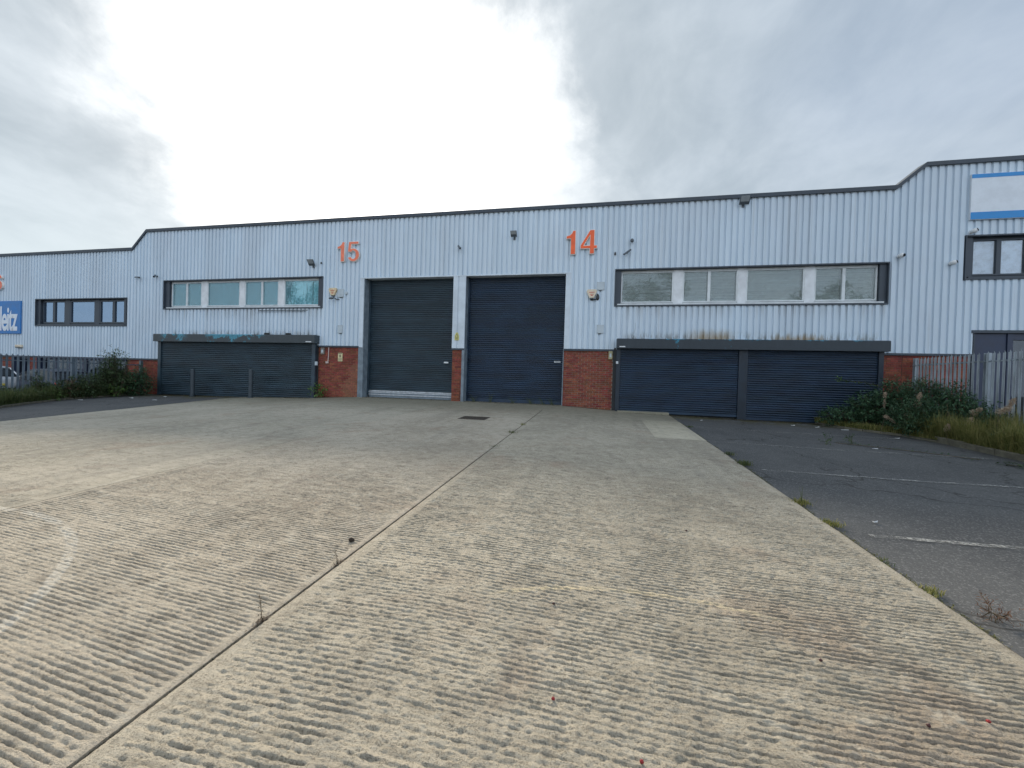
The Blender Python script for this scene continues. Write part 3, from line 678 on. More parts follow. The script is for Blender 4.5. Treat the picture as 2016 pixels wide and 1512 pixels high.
def number_sign(digits, x, z, h, wsc, gap, mats, label):
    t = thing('number_sign', (x, -.06, z), label, 'sign', 'unit numbers on the cladding'); xx = 0
    for dchar in digits:
        P = [[(p[0]*h*wsc, p[1]*h) for p in poly] for poly in DIG[dchar]]
        wd = max(p[0] for p in P[0])
        rim = bpy.data.objects.new('digit', curve_mesh('digit', P, M_rim, .045, .0)); place(rim, t); rim.location = (xx, .02, 0); rim.rotation_euler = (rad(90),0,0)
        face = bpy.data.objects.new('digit_face', curve_mesh('digit_face', P, mats, .006, -.018)); place(face, rim); face.location = (0,0,.05)
        xx += wd+gap
    return t
number_sign('15', -11.06, 5.80, .84, 1.18, .13, M_org15, 'faded orange raised number 15 left of the two tall doors')
number_sign('14', -1.36, 5.77, .90, 1.16, .17, M_org, 'bright orange raised number 14 right of the two tall doors')
number_sign('16', -32.0, 4.95, .82, 1.18, .13, M_org15, 'reddish raised number cut by the left edge of the view')
M_blue = pmat('sign_blue', (.012,.17,.48), .4, var=.08); M_signw = pmat('sign_white', (.72,.77,.83), .4, var=.04)
def text_mesh(txt, mat, size, sx, off, ext):
    cu = bpy.data.curves.new('lettering', 'FONT'); cu.body = txt; cu.size = size; cu.offset = off; cu.extrude = ext; cu.space_character = .92
    o = bpy.data.objects.new('lettering', cu); col.objects.link(o)
    dg = bpy.context.evaluated_depsgraph_get(); me = bpy.data.meshes.new_from_object(o.evaluated_get(dg)); bpy.data.objects.remove(o)
    me.materials.clear(); me.materials.append(mat); me.transform(Matrix.Diagonal((sx,1,1,1))); return me
t = thing('blue_sign', (-31.0,-.05,2.64), 'blue sign with tall white lettering at the left edge of the view', 'sign')
MB().bbox(-31.24, -29.66, -.06, -.01, 2.64, 4.36, .01).build('sign_board', M_blue, t)
lm = text_mesh('leitz', M_signw, 1.0, 1., .022, .004)
xs_ = [v.co.x for v in lm.vertices]; ys_ = [v.co.y for v in lm.vertices]
lm.transform(Matrix.Translation((-min(xs_),-min(ys_),0))); lm.transform(Matrix.Diagonal((1.27/(max(xs_)-min(xs_)),1.30/(max(ys_)-min(ys_)),1,1)))
lo = bpy.data.objects.new('lettering', lm); place(lo, t); lo.rotation_euler = (rad(90),0,0)
wdt = max(v.co.x for v in lm.vertices)-min(v.co.x for v in lm.vertices)
lo.location = (-31.13+31.0, -.016, .14)
t = thing('fascia_board', (15,-.05,6.42), 'white fascia board with blue bands on the tallest unit at the right edge', 'sign')
MB().bbox(11.2, 21, -.07, -.01, 6.43, 7.85, .008).build('board', M_signw, t)
M_blue2 = pmat('band_blue', (.015,.25,.62), .4, var=.05)
MB().box(11.203, 20.99, -.075, -.0695, 7.72, 7.84).build('blue_band', M_blue2, t); MB().box(11.203, 20.99, -.075, -.0695, 6.44, 6.66).build('blue_band', M_blue2, t)
# warning notices
M_yel = pmat('notice_yellow', (.62,.58,.20), .5, var=.06); M_cream = pmat('notice_cream', (.70,.62,.36), .5, var=.06); M_ink = pmat('notice_ink', (.04,.035,.03), .6)
t = thing('warning_sign', (-5.61,-.03,2.55), 'small yellow triangular-topped warning sign on the pier between the doors', 'sign')
MB().prism([(-5.70,2.52),(-5.52,2.52),(-5.52,2.70),(-5.58,2.83),(-5.64,2.83),(-5.70,2.70)], -.03, -.014).build('plate', M_yel, t)
MB().prism([(-5.68,2.63),(-5.54,2.63),(-5.61,2.80)], -.033, -.0302).build('warning_triangle', M_ink, t)
MB().prism([(-5.655,2.645),(-5.565,2.645),(-5.61,2.76)], -.036, -.0332).build('triangle_centre', M_yel, t)
MB().box(-5.67,-5.55,-.033,-.0302,2.585,2.60).box(-5.67,-5.55,-.033,-.0302,2.555,2.567).build('printed_lines', M_ink, t)
t = thing('notice_plate', (-10.87,.03,1.6), 'cream safety notice with black symbol on the brick panel left of the tall door', 'sign')
MB().bbox(-10.98,-10.77,.018,.04,1.57,1.93,.004).build('plate', M_cream, t)
MB().box(-10.965,-10.785,.0145,.0175,1.885,1.91).build('heading', M_ink, t)
MB().prism(arc(-10.875,1.80,.05,.06,0,360,16)[:-1], .0145, .0175).build('symbol', M_ink, t)
MB().prism(arc(-10.875,1.80,.022,.03,0,360,12)[:-1], .0115, .0143).build('symbol_centre', M_cream, t)
b = MB()
for i in range(5): b.box(-10.955,-10.80+.01*((i*7)%3),.0145,.0175,1.70-.024*i,1.708-.024*i)
b.build('printed_lines', M_ink, t)
# ------------------------------------------------------------------ small wall fittings
M_fit = pmat('fitting_dark_grey', (.09,.11,.13), .5, var=.1); M_fitl = pmat('fitting_light_grey', (.48,.55,.60), .5, var=.08); M_camw = pmat('camera_white', (.74,.76,.77), .35, var=.04); M_lens = pmat('black_lens', (.01,.01,.012), .15)
M_lampglass = pmat('lamp_glass', (.30,.33,.35), .15)
def floodlight(x, z, wd, label, tilt=35):
    t = thing('floodlight', (x,-.05,z), label, 'floodlight', 'floodlights on the cladding')
    MB().box(x-.04,x+.04,-.02,.0,z-.14,z-.02).tube([(x,-.01,z-.08),(x,-.12,z-.06),(x,-.16,z+.02)],.012,6).build('bracket', M_fit, t)
    a = rad(tilt); hd = MB(); h = wd*.75; dp = .09
    hd.bbox(-wd/2, wd/2, -dp/2, dp/2, -h/2, h/2, .02)
    gl = MB().box(-wd/2+.025, wd/2-.025, -dp/2-.003, -dp/2+.002, -h/2+.025, h/2-.025)
    for m_, nm, mt in ((hd,'lamp_head',M_fit),(gl,'lamp_glass',M_lampglass)):
        m_.v = [(x+p[0], -.19+p[1]*math.cos(a)-p[2]*math.sin(a)*-1*-1, z+.05+p[1]*math.sin(a)*-1*-1*-1+p[2]*math.cos(a)) for p in m_.v]
        m_.build(nm, mt, t)
floodlight(-12.26, 5.74, .30, 'dark floodlight above the right end of the teal windows')
floodlight(-3.37, 6.57, .24, 'dark floodlight high between the two orange numbers')
floodlight(4.71, 7.36, .32, 'dark floodlight just under the roof edge above the venetian-blind windows')
def camera_box(x, z, label, dirv=(-.6,-.7,-.35), wh=False, L=.26, r=.04):
    t = thing('security_camera', (x,-.02,z), label, 'camera', 'security cameras on the cladding')
    c = Vector((x,-.13,z)); dv = Vector(dirv).normalized()
    MB().tube([(x,.0,z+.02),(x,-.02,z+.02)],.035,10).tube([(x,-.02,z+.02),(x,-.13,z)],.014,6).build('mount', M_camw if wh else M_fit, t)
    MB().tube([c-dv*L/2, c+dv*L/2], r, 10).build('housing', M_camw if wh else M_fit, t, smooth=False)
    MB().tube([c+dv*(L/2+.001), c+dv*(L/2+.012)], r*.8, 10).build('lens', M_lens, t)
camera_box(-20.79, 5.42, 'small dark camera at the top left corner of the teal windows', (.5,-.6,-.4))
camera_box(-21.87, 5.39, 'thin dark camera arm left of the teal windows near the roof step', (.95,-.3,-.1), L=.42, r=.028)
camera_box(-5.58, 6.20, 'small grey camera above the pier between the doors', (.5,-.5,-.6), L=.22)
camera_box(.88, 5.78, 'slim dark camera right of the number 14', (-.7,-.35,-.6), L=.34, r=.035)
def bullet(x, z, label, dv):
    t = thing('dome_camera', (x,-.02,z), label, 'camera', 'white turret cameras')
    c = Vector((x,-.12,z)); dv = Vector(dv).normalized()
    MB().tube([(x,.0,z),(x,-.04,z)],.065,14).build('base', M_camw, t)
    MB().tube([(x,-.04,z), c], .03, 8).ell(c, (.075,.075,.075), 12, 8).build('turret', M_camw, t, smooth=True)
    MB().tube([c+dv*.06, c+dv*.08], [.05,.045], 12).build('lens', M_lens, t)
bullet(9.39, 5.37, 'white turret camera right of the venetian-blind windows', (.5,-.8,-.1))
bullet(10.79, 5.10, 'white and black camera left of the dark-framed right-hand window', (.8,-.5,.3))
bullet(11.29, 6.07, 'white camera under the blue band of the fascia board', (.75,-.55,.35))
t = thing('wall_lamp', (1.03,-.02,6.21), 'small grey dome lamp right of and above the number 14', 'lamp')
MB().tube([(1.03,0,6.24),(1.03,-.03,6.24)],.05,12).tube([(1.03,-.03,6.24),(1.03,-.1,6.26),(1.03,-.13,6.20)],.018,8).build('bracket', M_fitl, t)
MB().ell((1.03,-.13,6.19),(.065,.065,.075),12,8).build('globe', M_fit, t, smooth=True)
t = thing('wall_sensor', (.45,-.02,5.76), 'tiny black sensor on the cladding below the number 14', 'sensor', 'little sensors'); MB().box(.42,.48,-.05,.0,5.72,5.80).prism([(.43,5.80),(.47,5.80),(.45,5.84)],-.05,0).build('housing', M_lens, t)
t = thing('wall_sensor', (-11.88,-.02,5.8), 'tiny black sensor between the floodlight and the number 15', 'sensor', 'little sensors'); MB().box(-11.91,-11.85,-.04,.0,5.77,5.83).build('housing', M_lens, t)
M_alarm = pmat('alarm_cream', (.70,.56,.36), .5, var=.12, scale=8); M_alarmw = pmat('alarm_white', (.72,.62,.48), .45, var=.08); M_alred = pmat('alarm_red', (.5,.09,.06), .5)
def alarm(x, z, mt, label):
    t = thing('alarm_box', (x,-.02,z), label, 'alarm box', 'alarm boxes')
    P = [(x-.15,z+.14),(x-.19,z+.07),(x-.08,z-.17),(x+.08,z-.17),(x+.19,z+.07),(x+.15,z+.14)]
    MB().prism([(a,b) for a,b in P][::-1], -.09, .0).build('housing', mt, t)
    MB().box(x-.10,x+.10,-.094,-.0905,z+.02,z+.045).box(x-.07,x+.07,-.094,-.0905,z-.05,z-.03).box(x-.04,x+.04,-.094,-.0905,z-.10,z-.07).build('printing', M_alred, t)
    MB().prism([(x-.08,z-.175),(x+.08,z-.175),(x+.05,z-.215),(x-.05,z-.215)][::-1], -.07, -.01).build('strobe', M_fit, t)
    return t
alarm(-11.25, 4.56, M_alarm, 'weathered yellowish alarm box left of the tall door of 15')
alarm(-.35, 4.31, M_alarmw, 'cream and red shield-shaped alarm box right of the tall door of 14')
def wallbox(x, z, wd, h, label, mt=None):
    t = thing('junction_box', (x,-.02,z), label, 'junction box', 'flat grey boxes on the cladding')
    MB().bbox(x-wd/2,x+wd/2,-.035,.0,z-h/2,z+h/2,.006).build('cover', mt or M_fitl, t)
    b = MB()
    for sx in (-1,1):
        for sz in (-1,1): b.tube([(x+sx*(wd/2-.03),-.035,z+sz*(h/2-.03)),(x+sx*(wd/2-.03),-.039,z+sz*(h/2-.03))],.008,6)
    b.build('screws', M_fit, t); MB().box(x-.04,x+.04,-.02,.03,z-h/2-.03,z-h/2-.002).build('cable_entry', M_fit, t)
wallbox(-10.90, 4.49, .30, .36, 'grey box beside the yellowish alarm on 15'); wallbox(-10.88, 2.95, .24, .34, 'low grey box on the cladding left of both tall doors')
wallbox(-.03, 4.59, .28, .30, 'grey box above and right of the cream alarm on 14'); wallbox(.0, 2.99, .26, .32, 'low grey box on the cladding right of both tall doors')
t = thing('old_lamp_arm', (-11.12,-.02,4.25), 'dark broken lamp arm hanging under the yellowish alarm', 'lamp')
MB().tube([(-10.98,0,4.22),(-11.02,-.10,4.20),(-11.12,-.14,4.26),(-11.28,-.16,4.27)],.025,8).ell((-11.26,-.16,4.24),(.11,.06,.045),10,6).build('arm', M_fit, t)
t = thing('bell_push', (-10.62,-.02,4.49), 'small round grey ring fitting right of the grey box on 15', 'fitting')
MB().tube([(-10.62,0,4.49),(-10.62,-.03,4.49)],.07,14).tube([(-10.62,-.03,4.49),(-10.62,-.05,4.49)],.045,12).build('ring', M_fitl, t)
t = thing('cable_bundle', (-.2,-.02,4.15), 'black cables looped beside the cream alarm box', 'cable')
MB().tube([(-.16,0,4.30),(-.12,-.03,4.22),(-.15,-.04,4.10),(-.30,-.03,4.07),(-.40,-.02,4.08)],.022,6).ell((-.13,-.02,4.17),(.06,.03,.12),8,6).build('loop', M_lens, t)
t = thing('loose_cable', (1.2,-.02,2.7), 'thin pale cable hanging above the left end of the right shutter box', 'cable')
MB().tube([(1.25,-.005,3.22),(1.255,-.012,3.05),(1.22,-.015,2.85),(1.15,-.012,2.70),(1.12,-.01,2.62)],.008,5).build('wire', M_fitl, t)
# remains of an old sign under the teal windows
t = thing('old_sign_rail', (-13.7,-.02,3.8), 'grey remnant rail of a removed sign below the teal windows', 'rail')
MB().box(-15.05,-12.5,-.025,.0,3.755,3.785).box(-15.05,-12.6,-.02,.0,3.70,3.712).build('rail', M_fit, t)
b = MB()
for i in range(13): b.box(-14.98+.2*i,-14.90+.2*i,-.018,.0,3.787,3.81)
b.build('packers', M_camw, t)
for x in (-14.45,-13.35):
    o = MB().bbox(x-.10,x+.10,-.20,-.08,2.665,2.75,.02).build('leaf_debris', pmat('dark_debris', (.03,.028,.025), .9)); tag(o, 'dark lump of debris on the peeling shutter box, '+('left' if x < -14 else 'right')+' one', 'debris', 'lumps on the shutter box')
# fittings by the shutters and on the brick panels
def keybox(x, z, wd, h, mt, name, label, cat, y=.045):
    t = thing(name, (x,y,z), label, cat)
    MB().bbox(x-wd/2,x+wd/2,y-.07,y,z-h/2,z+h/2,.008).build('housing', mt, t); MB().box(x-wd*.25,x+wd*.25,y-.075,y-.0705,z-h*.25,z+h*.2).build('front_plate', M_fitl, t)
keybox(-11.72, 2.0, .17, .28, pmat('box_brown_grey', (.20,.18,.16), .6), 'bulkhead_light', 'grey-brown bulkhead box on the brick beside the wide shutter', 'box')
keybox(-11.86, 1.45, .10, .16, M_fitl, 'key_switch', 'small pale key switch low beside the wide shutter', 'switch', y=-.17)
keybox(.40, 2.02, .14, .30, pmat('box_olive', (.38,.35,.20), .55), 'bulkhead_light', 'olive-yellow box on the brick beside the right-hand shutters', 'box')
keybox(.64, 1.74, .08, .09, MATS['white_plastic'], 'key_switch', 'little white key switch on the guide of the right-hand shutter', 'switch', y=-.165)
t = thing('conduit', (-11.45,.03,1.5), 'thin pale conduit with outlet box on the brick panel of 15', 'conduit')
MB().tube([(-11.44,.03,2.17),(-11.445,.03,1.8),(-11.47,.03,1.53)],.018,8).build('pipe', pmat('conduit_pinkish', (.62,.50,.46), .5), t); MB().bbox(-11.56,-11.44,-.01,.045,1.47,1.56,.006).build('outlet_box', MATS['conduit_pinkish'], t)
t = thing('wall_vent', (-29.75,-.03,2.0), 'pale vent cowl low on the far left unit', 'vent'); MB().bbox(-29.95,-29.55,-.12,.0,1.93,2.06,.03).build('cowl', M_alarmw, t); MB().box(-29.93,-29.57,-.10,.0,1.90,1.929).build('outlet', M_fit, t)
# ------------------------------------------------------------------ bollards
M_boll = pmat('bollard_slate_paint', (.040,.055,.068), .5, var=.15, scale=3, dirt=((.12,.11,.10),.2,9))
for x, lab in ((-17.85,'left'), (-14.75,'right')):
    y = -.62; z = gz(x, y)-.03
    t = thing('bollard', (x,y,z), 'dark grey steel bollard, %s of the pair before the wide shutter' % lab, 'bollard', 'bollards before the wide shutter')
    MB().tube([(x,y,z-.1),(x,y,z+1.20),(x,y,z+1.24)], [.085,.085,.06], 16).build('post', M_boll, t, smooth=False)
    MB().tube([(x,y,z),(x,y,z+.03)], .13, 16).build('base_collar', M_boll, t)
# ------------------------------------------------------------------ manhole cover
M_iron = pmat('cast_iron', (.06,.048,.038), .7, .2, var=.25, scale=14, bump=.5, bscale=120)
zc = gz(-3.38,-4.55)
t = thing('drain_cover', (-3.38,-4.55,zc), 'rusty rectangular iron drain cover in the concrete before the doors', 'drain cover')
def on_slope(b): b.v = [(p[0],p[1],p[2]+gz(p[0],p[1])) for p in b.v]; return b
on_slope(MB().box(-3.77,-3.0,-4.86,-4.24,-.04,.006)).build('frame', M_iron, t)
b = MB()
for i in range(9):
    for j in range(7): b.box(-3.70+.075*i,-3.655+.075*i,-4.80+.078*j,-4.75+.078*j,.007,.013)
tag(on_slope(b).build('tread_pattern', M_iron, t), kind='stuff')
on_slope(MB().box(-3.735,-3.035,-4.83,-4.27,-.03,.0085)).build('lid', pmat('cast_iron_lid', (.075,.058,.045), .65, .2, var=.3, scale=10), t)
# ------------------------------------------------------------------ painted bay lines on the right-hand asphalt
def worn_paint():
    M = bpy.data.materials.new('worn_line_paint'); M.use_nodes = True; t = NT(M.node_tree)
    pos = t.n('ShaderNodeNewGeometry').outputs['Position']
    wr = t.math('MULTIPLY', t.ramp(t.noise(pos, 30, 5, .75), .40, .60, .03, .8), t.ramp(t.noise(pos, 2.6, 5, .75), .38, .60, .1, 1))
    p = t.n('ShaderNodeBsdfPrincipled', ins={'Base Color':(.46,.46,.43,1),'Roughness':.8}); tr = t.n('ShaderNodeBsdfTransparent')
    mx = t.n('ShaderNodeMixShader', ins={0:wr,1:tr.outputs[0],2:p.outputs[0]}); t.n('ShaderNodeOutputMaterial', ins={0:mx.outputs[0]}); return M
M_line = worn_paint()
for i, (x0, y0, x1, y1, wd, lab) in enumerate(((2.75,-2.97,8.05,-2.96,.08,'second bay line from the right-hand shutters'), (2.9,-5.38,8.1,-5.26,.08,'third bay line from the right-hand shutters'), (2.7,-8.0,8.4,-7.66,.085,'bay line crossing the middle of the right-hand asphalt'), (2.75,-10.7,8.6,-10.2,.085,'nearest worn bay line on the right-hand asphalt'), (2.75,-1.0,7.2,-.85,.06,'thin line closest to the right-hand shutters'))):
    b = MB(); N = 40
    for k in range(N):
        a, c = k/N, (k+1)/N
        xa, xb, ya, yb = x0+(x1-x0)*a, x0+(x1-x0)*c, y0+(y1-y0)*a, y0+(y1-y0)*c
        zA, zB = gz(xa,ya)-.022, gz(xb,yb)-.022
        b.q((xa,ya-wd/2,zA),(xb,yb-wd/2,zB),(xb,yb+wd/2,zB),(xa,ya+wd/2,zA))
    tag(b.build('painted_line', M_line), 'worn white '+lab, 'painted line', 'bay lines on the asphalt', )
# ------------------------------------------------------------------ kerbs and beds
M_kerb = pmat('kerb_concrete', (.15,.14,.105), .85, var=.2, scale=6, bump=.5, bscale=40, dirt=((.09,.085,.05),.4,4))
M_soil = pmat('bed_soil', (.055,.045,.028), .95, var=.3, scale=8, bump=.8, bscale=25)
def kerb(path, label, wd=.13, h=.11, low=0):
    P = [Vector((x,y,0)) for x, y in path]
    t = thing('kerb', (P[0].x,P[0].y,gz(P[0].x,P[0].y)), label, 'kerb')
    # walk the path in 0.9 m stones
    out = []; 
    for a, b in zip(P[:-1], P[1:]):
        L = (b-a).length; n = max(1, round(L/.9))
        for i in range(n): out.append((a.lerp(b, i/n), a.lerp(b, (i+1)/n)))
    H = h
    for ki, (a, b) in enumerate(out):
        h = H if ki >= low else .035
        dv = (b-a).normalized(); nv = Vector((-dv.y, dv.x, 0)); a2, b2 = a+dv*.006, b-dv*.006
        m_ = MB(); za, zb = gz(a2.x,a2.y), gz(b2.x,b2.y); jit = random.uniform(-.01,.01)
        pr = [(-wd/2,-.15),(wd/2,-.15),(wd/2,h-.02),(wd/2-.02,h),(-wd/2+.02,h),(-wd/2,h-.02)]
        n = len(m_.v); k = len(pr)
        m_.v += [tuple(a2+nv*o+Vector((0,0,za+z+jit))) for o, z in pr]+[tuple(b2+nv*o+Vector((0,0,zb+z+jit))) for o, z in pr]
        m_.f += [tuple(range(n,n+k)), tuple(range(n+k,n+2*k))[::-1]]+[(n+i, n+k+i, n+k+(i+1)%k, n+(i+1)%k) for i in range(k)]
        fix_normals(m_.build('kerb_stone', M_kerb, t))
kerb([(7.15,-.15),(7.3,-.84),(7.7,-1.6),(8.27,-2.3),(8.5,-3.1),(8.52,-5.5),(8.55,-14)], 'weathered concrete kerb curving round the overgrown bed on the right', low=4)
kerb([(-17.6,-8.5),(-18.9,-6.1),(-19.9,-4.9),(-20.9,-3.2),(-21.1,-1.5),(-21.1,-.2)], 'dark kerb along the weedy strip on the left', h=.04)
bs = grid_mesh('soil_bed', np.linspace(7.2,9.9,24), np.linspace(-14,-.02,60), lambda X, Y: g(X,Y)+.05+.05*fbm(X*2,Y*2,5)-.4*((X-7.2) < np.interp(Y,[-3.1,-2.3,-1.6,-.84],[1.3,1.05,.5,.12])), M_soil); tag(bs, kind='structure')
bs = grid_mesh('soil_bed', np.linspace(-24,-17.7,40), np.linspace(-9,-.02,40), lambda X, Y: g(X,Y)+.03+.05*fbm(X*2,Y*2,5)-.4*(X > np.interp(Y,[-8.5,-6.1,-4.9,-3.2,-1.5],[-17.6,-18.9,-19.9,-20.9,-21.1])), M_soil); tag(bs, kind='structure')
# ------------------------------------------------------------------ palisade fences
M_pal = pmat('galvanised_pale', (.30,.345,.385), .5, .25, var=.2, scale=4, stretch=(1,1,.4), dirt=((.14,.16,.16),.25,5))
M_pal2 = pmat('slate_pale', (.135,.175,.215), .5, .15, var=.2, scale=4, stretch=(1,1,.4))
def pale_mesh(h, mat, flip):
    w2 = .034; b = MB(); s = flip
    pr = [(-w2,.012),(-w2*.55,-.006),(0,.006),(w2*.55,-.006),(w2,.012)]    # W section: (along fence, out)
    tops = [h-.06, h-.055, h, h-.055, h-.06]
    for (ya, xa), (yb, xb), ta, tb in zip(pr[:-1], pr[1:], tops[:-1], tops[1:]):
        b.q((s*xa,ya,0),(s*xb,yb,0),(s*xb,yb,tb),(s*xa,ya,ta)); b.q((s*xa-s*.004,ya,0),(s*xa-s*.004,ya,ta),(s*xb-s*.004,yb,tb),(s*xb-s*.004,yb,0))
    for y_, x_, tp in ((-w2,.012,h-.06),(w2,.012,h-.06)): b.q((s*x_,y_,0),(s*x_-s*.004,y_,0),(s*x_-s*.004,y_,tp),(s*x_,y_,tp))
    o = b.build('pale_tmp', mat); me = o.data; bpy.data.objects.remove(o); return me
def fence(X, y0, y1, ztop_, zbot, pitch, posts, mat, side, label, skipto=None):
    t = thing('palisade_fence', (X,y0,gz(X,y0)), label, 'fence')
    me = pale_mesh(ztop_-zbot, mat, side); y = (skipto if skipto is not None else y0)-.1
    while y > y1:
        if all(abs(y-p) > .07 for p in posts): 
            o = inst('pale', me, (X+side*.05, y, zbot+random.uniform(-.012,.012)), t); o.rotation_euler = (random.uniform(-.006,.006), 0, random.uniform(-.04,.04))
        y -= pitch
    for zr in (ztop_-.25, zbot+.30):
        MB().box(X+side*.02-.02, X+side*.02+.02, y1, y0, zr-.02, zr+.02).build('rail', mat, t)
    for p in posts:
        MB().box(X-.05, X+.05, p-.05, p-.042, zbot-.2, ztop_-.03).box(X-.05,X+.05,p+.042,p+.05,zbot-.2,ztop_-.03).box(X-.004,X+.004,p-.042,p+.042,zbot-.2,ztop_-.03).build('post', mat, t)
fence(9.9, -.02, -9.0, 2.10, -.15, .14, (-.10,-2.55,-5.2,-7.9), M_pal, -1, 'galvanised palisade fence with pointed pales running out from the right-hand brickwork')
fence(-21.45, -.1, -9.0, 1.42, -.25, .146, (-.16,-2.75,-5.4,-8.1), M_pal2, 1, 'dark slate palisade fence beside the weedy strip on the left', skipto=-.95)
# ------------------------------------------------------------------ parked cars behind the left-hand fence
M_tyre = pmat('tyre', (.02,.02,.02), .9); M_rimc = pmat('wheel_rim', (.45,.46,.48), .35, .8); M_cglass = pmat('car_glass', (.012,.016,.02), .25); M_tl = pmat('tail_lamp_red', (.45,.03,.015), .25); M_hl = pmat('head_lamp', (.65,.68,.7), .15); M_plastic = pmat('black_trim', (.025,.025,.028), .6); M_plate = pmat('number_plate', (.62,.5,.08), .5)
def car(loc, rz, paint, label, group):
    t = thing('parked_car', loc, label, 'car', group); t.rotation_euler = (0,0,rz)
    WL = WLOC[t.name]; WLOC[t.name] = Vector((0,0,0))
    # body: lofted stations along x (rear at -2.1, nose at +2.1)
    st = [(-2.10,.50,.62,.68,.80),(-2.05,.36,.80,.76,.93),(-1.85,.24,.86,.80,.98),(-1.2,.20,.88,.82,.98),(0,.20,.88,.82,.95),(.95,.20,.88,.80,.93),(1.6,.24,.84,.74,.86),(1.98,.34,.74,.62,.74),(2.10,.42,.58,.48,.60)]
    b = MB(); N = 10; rings = []
    for x, zb, wl, wt, zt in st:
        zm = zb+(zt-zb)*.55
        half = [(0,zb),(wl*.75,zb),(wl*.97,zb+.08),(wl,zm),(wt+.02,zt-.06),(wt-.06,zt),(0,zt+.015)]
        ring = half+[(-p[0],p[1]) for p in half[-2:0:-1]]
        rings.append([len(b.v)+i for i in range(len(ring))]); b.v += [(x,p[0],p[1]) for p in ring]
    for r0, r1 in zip(rings[:-1], rings[1:]):
        n = len(r0)
        for i in range(n): b.f.append((r0[i], r0[(i+1)%n], r1[(i+1)%n], r1[i]))
    b.f.append(tuple(rings[0][::-1])); b.f.append(tuple(rings[-1]))
    body = fix_normals(b.build('body', paint, t, smooth=True))
    # cabin
    def loft(sts, name, mat, par):
        b = MB(); rings = []
        for x, w0, z0, w1, z1 in sts:
            ring = [(w0,z0),(w1,z1),(0,z1+.03),(-w1,z1),(-w0,z0)]; rings.append([len(b.v)+i for i in range(5)]); b.v += [(x,p[0],p[1]) for p in ring]
        for r0, r1 in zip(rings[:-1], rings[1:]):
            for i in range(4): b.f.append((r0[i], r0[i+1], r1[i+1], r1[i]))
        b.f.append(tuple(rings[0][::-1])); b.f.append(tuple(rings[-1]))
        return fix_normals(b.build(name, mat, par, smooth=False))
    loft([(-1.98,.74,.93,.70,.96),(-1.55,.78,.95,.62,1.36),(-.9,.79,.95,.62,1.45),(.1,.79,.94,.61,1.44),(.55,.78,.93,.60,1.33),(1.15,.74,.91,.70,.93)], 'cabin_glass', M_cglass, t)
    loft([(-1.60,.655,1.335,.60,1.375),(-.9,.645,1.425,.58,1.475),(.1,.635,1.415,.57,1.465),(.52,.625,1.33,.57,1.365)], 'roof', paint, t)
    for s in (-1,1):
        for xa, za, xb, zb in ((-1.97,.95,-1.55,1.37),(1.14,.93,.53,1.36),(-.35,.95,-.4,1.44)):
            MB().tube([(xa,s*.765,za),(xb,s*.635,zb)],.028,6).build('pillar', paint, t)
        MB().tube([(-2.08,s*.60,.72),(-2.0,s*.74,.80),(-1.90,s*.80,.86)],[.06,.075,.045],8).build('tail_lamp', M_tl, t)
        MB().tube([(2.02,s*.46,.60),(1.93,s*.64,.64),(1.78,s*.75,.68)],[.05,.07,.03],8).build('head_lamp', M_hl, t)
        MB().ell((.75,s*.93,1.0),(.07,.09,.06),8,6).build('door_mirror', paint, t, smooth=True)
        for xw in (-1.3,1.3):
            MB().tube([(xw,s*.70,.31),(xw,s*.885,.31)],.34,20).build('wheel_arch', M_plastic, t)
            wh = MB().tube([(xw,s*.72,.30),(xw,s*.90,.30)],.30,20).build('wheel', M_tyre, t); MB().tube([(xw,s*.895,.30),(xw,s*.905,.30)],.19,14).build('rim', M_rimc, wh)
    MB().bbox(-2.13,-2.09,-.26,.26,.56,.66).build('number_plate', M_plate, t); MB().box(-2.14,-2.0,-.7,.7,.34,.46).build('rear_bumper', M_plastic, t); MB().box(1.98,2.12,-.55,.55,.30,.42).build('front_bumper', M_plastic, t)
    WLOC[t.name] = WL
    return t
M_silver = pmat('silver_paint', (.62,.64,.66), .22, .3, var=.03); M_navyp = pmat('navy_paint', (.02,.028,.05), .4, 0., var=.05)
car((-28.2,-2.6,-.50), rad(180), M_silver, 'silver car behind the left fence, its tail towards the view', 'cars behind the left fence')
car((-25.4,-1.2,-.62), rad(176), M_navyp, 'dark blue car behind the left fence, nearest the brickwork', 'cars behind the left fence')

# ------------------------------------------------------------------ plants
def leaf_mat(name, a, b_, trans=.25):
    M = bpy.data.materials.new(name); M.use_nodes = True; t = NT(M.node_tree)
    r = t.n('ShaderNodeNewGeometry').outputs['Random Per Island']
    c = t.mix(r, a, b_)
    p = t.n('ShaderNodeBsdfPrincipled', ins={'Base Color':c,'Roughness':.6}); tl = t.n('ShaderNodeBsdfTranslucent', ins={0:c})
    mx = t.n('ShaderNodeMixShader', ins={0:trans,1:p.outputs[0],2:tl.outputs[0]}); t.n('ShaderNodeOutputMaterial', ins={0:mx.outputs[0]}); return M
L_dark = leaf_mat('dark_leaf', (.018,.058,.028), (.075,.155,.07)); L_mid = leaf_mat('mid_leaf', (.028,.058,.022), (.075,.115,.04)); L_yel = leaf_mat('yellow_grass', (.11,.145,.03), (.36,.32,.12), .4); L_grs = leaf_mat('grass_green', (.045,.085,.022), (.15,.16,.06), .4)
L_brt = leaf_mat('bright_leaf', (.06,.14,.025), (.14,.23,.05)); L_dry = leaf_mat('dry_seed', (.48,.37,.27), (.75,.63,.50), .4); M_stem = pmat('stem_brown', (.10,.075,.045), .9); M_stemg = pmat('stem_green', (.08,.10,.035), .8)
L_dry2 = leaf_mat('dry_stalk', (.16,.13,.06), (.34,.28,.15), .3)
L_redd = leaf_mat('reddish_leaf', (.10,.05,.035), (.17,.09,.05))
